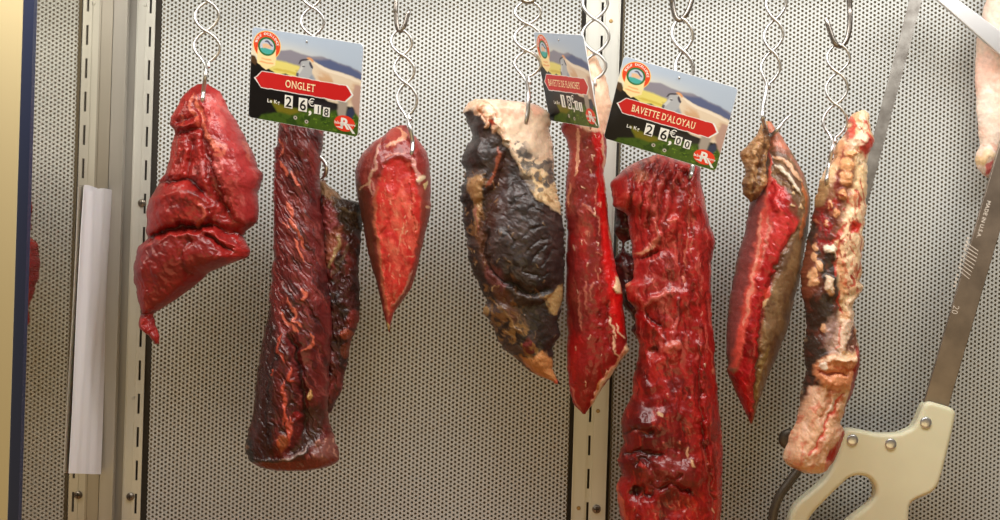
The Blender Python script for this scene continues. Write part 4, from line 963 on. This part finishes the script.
twisted('twisted wire hook in front of the middle upright', [(595.5, -14, 12.5), (595, 19, 13.5), (596, 53, 11), (594, 80, 0)],
        [(593, 95, -.01), (592, 112, -.03), (591, 124, -.03), (590, 130, -.01)])
s_hook(595.5, -12, .0026, 'S hook over the hook of the middle upright')
twisted('thick twisted hook behind the BAVETTE D\'ALOYAU card', [(681, 17, 10.5), (683.5, 51, 9), (685, 86, 9), (687, 118, 0)],
        [(690, 138, -.018), (692.5, 164, 'F', -.003), (691.5, 173, 'F', -.002), (689, 179, 'F', .004), (685, 184, 'F', .016)], r=.002)
s_hook(680, 20, .0027, 'S hook above the BAVETTE D\'ALOYAU card', side=1, tip=[(685, 16), (690, 6), (694, -8)], up=[(671.5, -12), (672.5, 4), (675, 16)])
twisted('twisted wire hook in the brown-skinned pointed cut', [(777, -13, 10), (775, 19.5, 9.5), (772, 51, 9.5), (769, 83.5, 0)],
        [(764.5, 97, -.004), (762, 110, -.010), (763, 121, -.0165), (766.5, 131, 'G', -.002), (770, 136, 'G', .006), (776, 132, .0), (783, 121, .008), (788, 117, .010), (792, 113.5, .010)])
s_hook(777, -11, .0026, 'S hook over the hook of the brown-skinned cut')
twisted('twisted wire hook with three eyes, in the fatty strip', [(838.5, 43, 11.5), (838, 72.5, 11), (835.5, 104, 12), (834.5, 138, 0)],
        [(832, 150, -.014), (829, 164, 'H', -.003), (827, 177, 'H', -.002), (826, 184, 'H', .003), (826, 189, 'H', .014)], r=.0014)
s_hook(841, 46, .0027, 'S hook with an upturned point above the fatty strip', side=-1, tip=[(835, 43), (830, 31), (825.5, 16)], up=[(849, -4), (850, 14), (849.5, 28), (846.5, 40)])
s_hook(1010, -26, .0026, 'S hook over the pale cut at the far right')

# ================================================================== bow saw
DS = 1.64
def inset(pts, k):
    """outline moved inwards (k > 0) or outwards, without the loops a tight corner would make"""
    p = np.array(pts, float); ring = np.concatenate([p, p[:1]])
    L = np.concatenate([[0], np.cumsum(np.linalg.norm(np.diff(ring, axis=0), axis=1))])
    t = np.arange(0, L[-1], 1.0)
    p = np.stack([np.interp(t, L, ring[:, 0]), np.interp(t, L, ring[:, 1])], -1)
    ar = np.sum(p[:, 0] * np.roll(p[:, 1], -1) - np.roll(p[:, 0], -1) * p[:, 1])
    tg = np.roll(p, -2, 0) - np.roll(p, 2, 0); tg /= np.linalg.norm(tg, axis=1)[:, None] + 1e-9
    o = p + np.stack([-tg[:, 1], tg[:, 0]], -1) * (k if ar > 0 else -k)
    d = np.sqrt(((o[:, None] - p[None]) ** 2).sum(-1)).min(1)
    o = o[d > abs(k) - .25]
    for _ in range(2): o = (np.roll(o, 1, 0) + 2 * o + np.roll(o, -1, 0)) / 4
    return [(float(x), float(y)) for x, y in o]

def curve_prism(name, outer, holes, d, thick, bev, material, parent, res=6):
    cu = bpy.data.curves.new(name, 'CURVE'); cu.dimensions = '2D'; cu.fill_mode = 'BOTH'
    cu.extrude = thick / 2 - bev; cu.bevel_depth = bev; cu.bevel_resolution = 4
    k = bev * F / d
    for pts in [inset(outer, k)] + [inset(h, -k) for h in holes]:
        sp = cu.splines.new('POLY'); sp.points.add(len(pts) - 1); sp.use_cyclic_u = True
        for i, (x, y) in enumerate(pts):
            w = P(x, y, d); sp.points[i].co = (w.x, w.z - EYE, 0, 1)
    tmp = bpy.data.objects.new(name, cu); COL.objects.link(tmp)
    bpy.context.view_layer.update()
    me = bpy.data.meshes.new_from_object(tmp.evaluated_get(bpy.context.evaluated_depsgraph_get()))
    bpy.data.objects.remove(tmp); bpy.data.curves.remove(cu)
    me.transform(Matrix.Translation((0, d, EYE)) @ Matrix.Rotation(math.pi / 2, 4, 'X'))
    me.materials.clear(); me.materials.append(material)
    me.name = name
    for p in me.polygons: p.use_smooth = False
    o = link(name, me, parent)
    return o

saw = empty('bow_saw', P(930, 480, DS), 'butcher bow saw with ivory plastic handle hanging at the right', 'saw')
out = curve_pts([(919.5, 408), (921.5, 404), (925, 401.8), (929, 401.2), (938, 403.6), (948.5, 407), (952, 410), (953, 414), (950.5, 428), (946, 447), (939, 474), (935, 485), (928, 492), (913.5, 498.5),
                 (908, 504), (906.5, 516), (905, 545), (892, 585), (862, 606), (820, 604), (788, 585), (779, 555), (786, 525), (790, 511), (797, 501), (808.5, 491.5), (823, 478), (832, 463), (837, 448), (839, 438), (841, 432.5), (844.5, 429), (850, 428),
                 (860, 429.5), (876, 432.5), (895, 432.5), (904, 429.5), (911, 425.5), (917, 415)], 4)
out = [(float(p[0]), float(p[1])) for p in out[:-1]]
hole = curve_pts([(806, 522), (808.5, 516), (814, 509), (827, 495.5), (841, 482), (847, 477), (854, 474.6), (861, 474.6), (867, 477), (871.5, 482), (873.5, 489), (872.5, 496), (865, 505), (852, 515), (838, 528), (826, 538), (814, 541), (807, 534), (806, 522)], 4)
hole = [(float(p[0]), float(p[1])) for p in hole[:-1]]
curve_prism('handle', out, [hole], DS, .022, .0045, M['handle'], saw)
for x, y in ((925.7, 422.6), (890.6, 444), (852.4, 440)):
    m = MB(); m.disc(P(x, y, DS - .0108), (0, -1, 0), .0058, .0022, 24, .0004)
    m.build('rivet', M['arm'], saw, True)
bar = curve_prism('frame_bar', [(919, 417), (943, 424), (1045.5, 74), (1022, 66)], [], DS + .001, .005, .0008, M['saw'], saw)
curve_prism('frame_arm', [(926, -24), (913, -20), (1036, 87), (1046, 66)], [], DS - .004, .005, .0008, M['arm'], saw)
def blade():
    a, c = np.array((920., -16.)), np.array((797., 446.))
    dv = (c - a) / np.linalg.norm(c - a); nv = np.array((dv[1], -dv[0]))
    if nv[0] < 0: nv = -nv
    L = np.linalg.norm(c - a); n = int(L / 3.4)
    left = [tuple(a + dv * L * t - nv * 6.0) for t in (0, 1)]
    teeth = []
    for i in range(n + 1):
        p = a + dv * (L * i / n)
        teeth += [tuple(p + nv * 7.0), tuple(p + dv * 1.6 + nv * 5.5)]
    pts = [left[0]] + teeth + [left[1]]
    front = [P(x, y, DS - .0006) for x, y in pts[::-1]]
    m = MB(); m.prism(front, (0, .0012, 0)); return m.build('blade', mat('blade_steel', (172, 168, 162), .42, .6, nscale=70, col2=(120, 114, 108)), saw)
blade()
m = MB(); m.tube(curve_pts([tuple(P(*q)) for q in [(800, 447, DS + .004), (800, 466, DS + .004), (790, 481, DS + .002), (779, 497, DS), (773, 516, DS), (772, 540, DS), (780, 562, DS), (796, 574, DS)]], 8), .0048, 14)
m.build('lower_arm', M['rod'], saw, True)
m = MB(); m.disc(P(788.5, 439, DS - .004), (0, -1, 0), .0105, .006, 28, .001); m.build('tension_nut', M['rod'], saw, True)

# marks etched on the frame bar
FONT_CACHE = {}
def glyph(ch, bold):
    k = (ch, bold)
    if k not in FONT_CACHE:
        cu = bpy.data.curves.new('lettering', 'FONT'); cu.body = ch; cu.size = 1.0; cu.offset = bold; cu.resolution_u = 3
        o = bpy.data.objects.new('lettering', cu); COL.objects.link(o)
        bpy.context.view_layer.update()
        me = bpy.data.meshes.new_from_object(o.evaluated_get(bpy.context.evaluated_depsgraph_get()))
        vs = [tuple(v.co) for v in me.vertices]; fs = [tuple(p.vertices) for p in me.polygons]
        bpy.data.objects.remove(o); bpy.data.curves.remove(cu); bpy.data.meshes.remove(me)
        FONT_CACHE[k] = (vs, fs, (max(v[0] for v in vs) if vs else .3))
    return FONT_CACHE[k]

def put_text(mb, txt, size, place, xs=1.0, bold=0.0, gap=.06, center=True, serif=False):
    """letters laid on a flat surface; place(x, y) turns text units into a point"""
    adv = []; x = 0
    for ch in txt:
        if ch == ' ': adv.append(x); x += .30; continue
        adv.append(x); x += glyph(ch, bold)[2] + gap
    off = -x / 2 if center else 0
    for ch, ax in zip(txt, adv):
        if ch == ' ': continue
        vs, fs, w = glyph(ch, bold)
        mb.add([place((v[0] + ax + off) * size * xs, v[1] * size) for v in vs], fs)

def serifs(mb, txt, size, place, xs, bold, gap):
    x = 0; tot = sum(.30 if c == ' ' else glyph(c, bold)[2] + gap for c in txt); off = -tot / 2
    for ch in txt:
        if ch == ' ': x += .30; continue
        vs, fs, w = glyph(ch, bold)
        cap = max(v[1] for v in vs)
        if ch in 'NLETBAVFHIYDUR':
            for yy, dn in ((0, 1), (cap, -1)):
                X = sorted(v[0] for v in vs if abs(v[1] - yy) < .035)
                grp = []
                for a in X:
                    if grp and a - grp[-1][1] < .16: grp[-1][1] = a
                    else: grp.append([a, a])
                for a, c in grp:
                    if c - a > .3: continue
                    q = [(a - .06, yy), (c + .06, yy), (c + .06, yy + dn * .05), (a - .06, yy + dn * .05)]
                    f = [(0, 1, 2, 3)] if dn > 0 else [(3, 2, 1, 0)]
                    mb.add([place((u + x + off) * size * xs, v * size) for u, v in q], f)
        x += w + gap
    return tot

def along(x0, y0, ang, d):
    ca, sa = math.cos(math.radians(ang)), math.sin(math.radians(ang))
    return lambda u, v: tuple(P(x0 + u * ca + v * sa, y0 + u * sa - v * ca, d))
DB = DS + .001 - .0026
m = MB(); put_text(m, 'MADE IN U.S.A.', 5.4, along(982, 219, 106.5, DB), bold=.02)
put_text(m, '20', 9, along(952.5, 309, 106.5, DB), bold=-.01)
for k in range(9):                                   # the hatched maker's mark
    t = k / 8; x, y = 972.5 - 8 * t, 246 + 28 * t
    w = 6.5 - 2.5 * abs(t - .3)
    m.prism([P(x - w, y - 3.5, DB), P(x + w, y + 4.5, DB), P(x + w, y + 5.4, DB), P(x - w, y - 2.6, DB)], (0, -.00008, 0))
for k in range(14):
    t = k / 13; x, y = 968 - 13.5 * t, 238 + 48 * t
    if k in (4, 9): continue
    m.prism([P(x - 1.1, y - 1.2, DB), P(x + 1.1, y - .6, DB), P(x + .9, y + 1.3, DB), P(x - 1.2, y + .7, DB)], (0, -.00008, 0))
m.build('etched_marking', M['etch'], bar)

# ================================================================== price cards
CW, CH = 112.0, 90.0
def paint_card(X, Y):
    s = Skin(X, Y, 7, warp=.25, wscale=4)
    s.fill((176, 190, 208))
    s.mix((232, 222, 196), smooth(4, 28, Y) * smooth(100, 15, X))
    s.poly([(26, 20), (40, 16.5), (52, 19), (62, 19.5), (72, 18), (84, 21), (96, 22.5), (113, 27), (113, 50), (26, 32)], (140, 136, 148), soft=1.2)
    s.poly([(60, 23), (80, 20), (90, 22.5), (100, 23.5), (113, 29), (113, 44), (64, 36)], (88, 98, 134), soft=2)
    s.poly([(18, 29), (36, 29), (50, 31), (60, 46), (24, 47), (10, 38)], (228, 214, 120), soft=1.5)
    s.stroke([(24, 38), (40, 38), (52, 41)], 2.5, (206, 178, 60), .7); s.noise((180, 150, 60), 3, .55, .75, 3, 5, .6, 2, s.mask([(18, 29), (50, 31), (56, 44), (20, 44)], 2))
    s.poly([(-1, 28), (3, 29), (7, 34), (16, 37.5), (23, 40), (27, 43), (31, 42), (36, 40), (42, 42.5), (46, 46), (113, 58), (113, 91), (-1, 91)], (17, 14, 14), soft=.8)
    s.poly([(-1, 27), (4, 28), (7, 33), (5, 37), (-1, 34)], (80, 56, 34), soft=1)
    s.poly([(40, 43.5), (49, 42), (58, 39.5), (66, 43), (70, 50), (52, 49)], (222, 196, 74), soft=1.2)
    # pasture
    s.poly([(14, 85), (30, 80), (22, 70), (44, 73), (60, 71), (113, 64), (113, 91), (10, 91)], (66, 92, 24), soft=1.2)
    s.poly([(22, 69), (34, 72), (56, 74), (44, 80), (30, 79)], (118, 108, 22), soft=2)
    s.noise((32, 60, 12), 5, .45, .75, 1, 0, .8, 3, s.mask([(10, 84), (50, 76), (113, 66), (113, 91), (10, 91)], 2))
    s.noise((110, 142, 40), 3, .55, .8, .6, 60, .8, 5, s.mask([(50, 74), (113, 68), (113, 91), (60, 91)], 2))
    s.poly([(62, 62), (86, 62), (92, 66), (84, 70), (66, 68)], (40, 36, 40), soft=2, alpha=.8)
    # the pale cow: body, neck, head with horn, legs
    s.poly([(57, 22), (63, 23), (70, 26.5), (80, 29), (92, 30.5), (104, 32.5), (113, 35), (113, 61), (100, 62), (80, 60), (70, 56), (62, 50), (58, 40)], (226, 206, 180), soft=1)
    s.noise((206, 156, 108), 9, .48, .75, 1.8, 20, .75, 8, s.mask([(66, 32), (112, 40), (112, 60), (74, 52)], 3)); s.stroke([(64, 25), (78, 30.5), (96, 33), (112, 37)], 3, (240, 226, 206), .8)
    s.poly([(58, 30), (66, 40), (74, 54), (66, 54), (60, 46), (57, 40)], (150, 158, 172), soft=1.6)
    s.poly([(52, 25.5), (60, 24), (63, 30), (63, 37), (60, 41.5), (54, 43), (48, 41.5), (47.2, 38.5), (50.5, 33)], (176, 178, 182), soft=.7)
    s.stroke([(54, 29), (51, 35), (49, 39)], 2.5, (212, 212, 210), .8); s.stroke([(49.5, 28.5), (52, 25), (58.5, 23.2)], 1.5, (48, 42, 52)); s.stroke([(57.5, 22), (61, 22.3), (63.5, 24.5)], 2.2, (226, 158, 104))
    s.stroke([(60, 25.5), (61, 28), (63, 31)], 2.4, (66, 62, 78)); s.stroke([(53, 30.5), (55, 30.5)], 1.2, (50, 46, 56)); s.poly([(46.8, 38), (49.5, 38), (49.5, 42), (47, 41)], (92, 86, 94), soft=.6)
    s.poly([(91, 56), (100, 58), (99, 76), (93, 77), (90, 68)], (166, 154, 142), soft=1.5)
    s.poly([(100, 66), (104, 62), (108, 66), (104, 76), (98, 76)], (52, 60, 86), soft=1.5)
    s.poly([(106, 40), (113, 40), (113, 72), (108, 66), (103, 56)], (186, 150, 136), soft=1.5)
    # badge
    def ring(cx, cy, r, c): s.mix(c, smooth(r + .35, r - .35, np.hypot(X - cx, Y - cy)))
    ring(16, 16, 14.2, (250, 214, 120)); ring(16, 16, 13.6, (226, 70, 34))
    s.poly([(6.5, 19), (25.5, 19), (25.5, 34), (16, 40), (6.5, 34)], (250, 222, 164), soft=.5)
    ring(16, 17, 9.2, (36, 108, 58)); ring(16, 17, 7.2, (190, 200, 214))
    s.poly([(9, 19.5), (12, 18.5), (23, 20), (21, 23.5), (16, 24.4), (11, 23)], (70, 170, 160), soft=.5)
    s.poly([(11, 15), (16, 14), (20, 15.5), (20.5, 18.5), (12, 19)], (224, 184, 146), soft=.6)
    s.stroke([(14, 12.5), (17, 12), (19.5, 14.5), (21.5, 16)], 1.6, (70, 64, 96))
    s.stroke([(11, 29.5), (16, 29.5), (21, 29.6)], 1.1, (238, 150, 84), .8); s.stroke([(9, 32.5), (16, 33), (23, 32.5)], 1.1, (238, 150, 84), .8)
    # red banner with white folded ends
    s.poly([(4.2, 50), (12, 41.6), (99, 41.6), (105.6, 50), (98, 58.4), (12, 58.4)], (238, 236, 232), soft=.3)
    s.poly([(5.6, 49.6), (12.4, 42.2), (97, 42.2), (103.6, 50), (97, 57.7), (12, 57.7)], (200, 30, 30), soft=.3)
    # quality mark
    q = ((X - 98) / 10.4) ** 2 + ((Y - 79) / 7.8) ** 2
    s.mix((232, 60, 34), smooth(1.06, .94, q))
    s.mix((30, 26, 24), smooth(1.3, .7, np.hypot(X - 56, Y - 6)) * .8)
    for (x, y) in ((48.5, 82), (60, 84)):
        d = np.hypot(X - x, Y - y); s.mix((190, 180, 170), smooth(2.1, 1.6, d) * smooth(.5, .9, d)); s.mix((40, 30, 26), smooth(1.0, .6, d))
    return s.C

def card(tl, da, a_px, b_px, db, label, title, tsize, digits, twidth=31, tx=52):
    """tl = (px, py, distance) of the top left corner; a, b = top and left edges in pixels, da, db = their run in depth"""
    d0 = tl[2]; k = d0 / F
    o = P(tl[0], tl[1], d0)
    A = P(tl[0] + a_px[0], tl[1] + a_px[1], d0 + da * k) - o
    B = P(tl[0] + b_px[0], tl[1] + b_px[1], d0 + db * k) - o
    W, H = A.length, B.length
    ex = A.normalized(); ey = (-B - ex * (-B).dot(ex)).normalized(); ez = ex.cross(ey)
    e = bpy.data.objects.new('price_card', None); COL.objects.link(e); e.empty_display_size = .02
    e.matrix_basis = Matrix((ex, ey, ez)).transposed().to_4x4(); e.matrix_basis.translation = o
    m4 = Matrix((ex, ey, ez)).transposed().to_4x4(); m4.translation = o; e.matrix_basis = m4
    tag(e, label, 'price card', 'price cards in front of the hooks')
    sx, sy = W / CW, H / CH
    def local(me, name):
        ob = bpy.data.objects.new(name, me); COL.objects.link(ob); ob.parent = e; return ob
    # the printed board: rounded corners, real thickness
    nx, ny = 300, 240
    U, Vv = np.meshgrid(np.linspace(0, CW, nx), np.linspace(0, CH, ny))
    R = 4.0
    # pull the border rows in at the corners
    fx = np.clip((R - np.minimum(Vv, CH - Vv)) / R, 0, 1); ins = R * (1 - np.sqrt(np.clip(1 - fx ** 2, 0, 1)))
    U2 = ins + U * (CW - 2 * ins) / CW
    C = paint_card(U2, Vv)
    edge = np.minimum.reduce([U, CW - U, Vv, CH - Vv]) < .2
    C[edge] = lin((235, 235, 235))
    top = np.stack([U2 * sx, -Vv * sy, np.full(U.shape, .0005)], -1).reshape(-1, 3)
    bot = top.copy(); bot[:, 2] = -.0005
    idx = np.arange(nx * ny).reshape(ny, nx)
    q = np.stack([idx[:-1, :-1], idx[1:, :-1], idx[1:, 1:], idx[:-1, 1:]], -1).reshape(-1, 4)
    rim = np.concatenate([idx[0, :-1], idx[:-1, -1], idx[-1, :0:-1], idx[:0:-1, 0]])
    r2 = np.roll(rim, -1); N = nx * ny
    side = np.stack([rim, r2, r2 + N, rim + N], -1)
    Cb = np.tile(lin((228, 228, 226)), (N, 1))
    me = np_mesh('printed_board', np.concatenate([top, bot]), np.concatenate([q, q[:, ::-1] + N, side]), mat=M['print'], smooth_=False, col=np.concatenate([C.reshape(-1, 3), Cb]))
    local(me, 'printed_board')
    zl = .00062
    at = lambda cx, cy: (lambda u, v: ((cx + u) * sx, -(cy - v) * sy, zl))
    t = MB(); tot = sum(.30 if c == ' ' else glyph(c, .012)[2] + .09 for c in title); txs = twidth / (tot * tsize)
    put_text(t, title, tsize, at(tx, 50 + tsize * .345), xs=txs, bold=.012, gap=.09); serifs(t, title, tsize, at(tx, 50 + tsize * .345), txs, .012, .09)
    local(t.mesh('title_lettering', M['cream_ink']), 'title_lettering')
    t = MB(); put_text(t, 'Le Kg', 5.0, at(25.5, 71.5), bold=.02); local(t.mesh('unit_lettering', M['white']), 'unit_lettering')
    # price: white flip flaps with black figures
    for ch, cx, cy, w, h in ((digits[0], 41, 67.5, 8.2, 12.5), (digits[1], 55.5, 68, 8.6, 13), (digits[2], 70.5, 70, 6.6, 9), (digits[3], 79.5, 71, 6.6, 9)):
        t = MB(); x0, x1, y0, y1 = (cx - w / 2) * sx, (cx + w / 2) * sx, -(cy + h / 2) * sy, -(cy - h / 2) * sy
        t.box(x0, x1, y0, y1, .0004, .0008); f = local(t.mesh('price_flap', M['white']), 'price_flap')
        t = MB(); zl2 = .00092; sz = h * 1.15
        put_text(t, ch, sz, lambda u, v: ((cx + u) * sx, -(cy + sz * .35 - v) * sy, zl2), xs=.95, bold=.012, gap=0)
        g = bpy.data.objects.new('figure', t.mesh('figure', M['black'])); COL.objects.link(g); g.parent = f
    t = MB(); put_text(t, '€', 11, at(64, 68), bold=.0); put_text(t, ',', 16, at(63.5, 75), bold=.03); local(t.mesh('currency_sign', M['white']), 'currency_sign')
    # arc of letters round the badge, and the letter on the quality mark
    t = MB(); word = 'BOEUF EXCELLENCE'; n = len(word)
    for i, ch in enumerate(word):
        if ch == ' ': continue
        a = math.radians(-78 + 156 * i / (n - 1)); ca, sa = math.cos(a), math.sin(a)
        put_text(t, ch, 3.3, lambda u, v: ((16 + (10.1 + v) * sa + u * ca) * sx, -(16 - (10.1 + v) * ca + u * sa) * sy, zl), bold=.02, gap=0)
    local(t.mesh('badge_lettering', M['white']), 'badge_lettering')
    t = MB(); put_text(t, 'R', 14.5, at(98.5, 84), bold=.03, gap=0)
    put_text(t, 'label', 4.0, at(92, 80.3), bold=.02); put_text(t, 'rouge', 3.6, at(104.6, 80.3), bold=.02)
    t.add([(v[0], v[1], zl) for v in ((89.5 * sx, -83.5 * sy), (95 * sx, -84.2 * sy), (98 * sx, -80 * sy), (97 * sx, -79.2 * sy), (94.5 * sx, -82.5 * sy))], [(0, 1, 2, 3, 4)])
    t.add([(v[0], v[1], zl) for v in ((100 * sx, -79 * sy), (102 * sx, -79 * sy), (109.5 * sx, -87.5 * sy), (106.5 * sx, -87.5 * sy))], [(0, 3, 2, 1)])
    local(t.mesh('quality_mark', M['white']), 'quality_mark')
    t = MB(); t.disc((56 * sx, -6 * sy, .0005), (0, 0, 1), .0011, .0006, 12, .0003); local(t.mesh('pin', M['wire'], True), 'pin')
    return e

card((252.5, 26.5, 1.535), -45, (111.5, 17.8), (-4, 90.5), 26, 'tilted price card reading ONGLET, above the two-lobed dark cut', 'ONGLET', 10.5, '2618')
card((534, 32, 1.585), -92, (49.5, 3), (20.5, 88.5), 14, 'price card reading BAVETTE DE FLANCHET, turned almost edge-on', 'BAVETTE DE FLANCHET', 9.5, '1811', 72, 50)
card((624, 56, 1.53), -27, (114.5, 32.3), (-17, 83), 27, 'tilted price card reading BAVETTE D\'ALOYAU, above the largest red cut', 'BAVETTE D\'ALOYAU', 10.5, '2600', 63, 51)
# ================================================================== light and camera
def area(name, loc, rot, sx, sy, power, col):
    l = bpy.data.lights.new(name, 'AREA'); l.shape = 'RECTANGLE'; l.size = sx; l.size_y = sy; l.energy = power; l.color = col
    o = bpy.data.objects.new(name, l); COL.objects.link(o); o.location = loc; o.rotation_euler = [math.radians(a) for a in rot]
    return o
# strip lamp under the top of the cabinet, in front of the rail
area('cabinet_lamp', (0.08, 1.27, EYE + .47), (34, 0, 0), 1.3, .22, 8.4, (1.0, .985, .95))
# added warm fill, low on the room side, to warm the lower wall
area('warm_fill', (.2, -.2, EYE - .75), (108, 0, 0), 2.0, .9, 8.0, (1.0, .76, .36))
w = bpy.data.worlds.new('room'); S.world = w; w.use_nodes = True
w.node_tree.nodes['Background'].inputs[0].default_value = (1.0, .74, .45, 1); w.node_tree.nodes['Background'].inputs[1].default_value = .09

cam = bpy.data.cameras.new('camera'); co = bpy.data.objects.new('camera', cam); COL.objects.link(co)
cam.sensor_width = 36; cam.lens = F / 1000 * 36; cam.sensor_fit = 'HORIZONTAL'; cam.clip_start = .05
co.matrix_world = Matrix(((CR, -SR, 0, 0), (0, 0, -1, 0), (SR, CR, 0, EYE), (0, 0, 0, 1)))
S.camera = co
S.view_settings.view_transform = 'Standard'; S.view_settings.look = 'None'; S.view_settings.gamma = 1; S.view_settings.use_curve_mapping = False
S.view_settings.exposure = 0.0
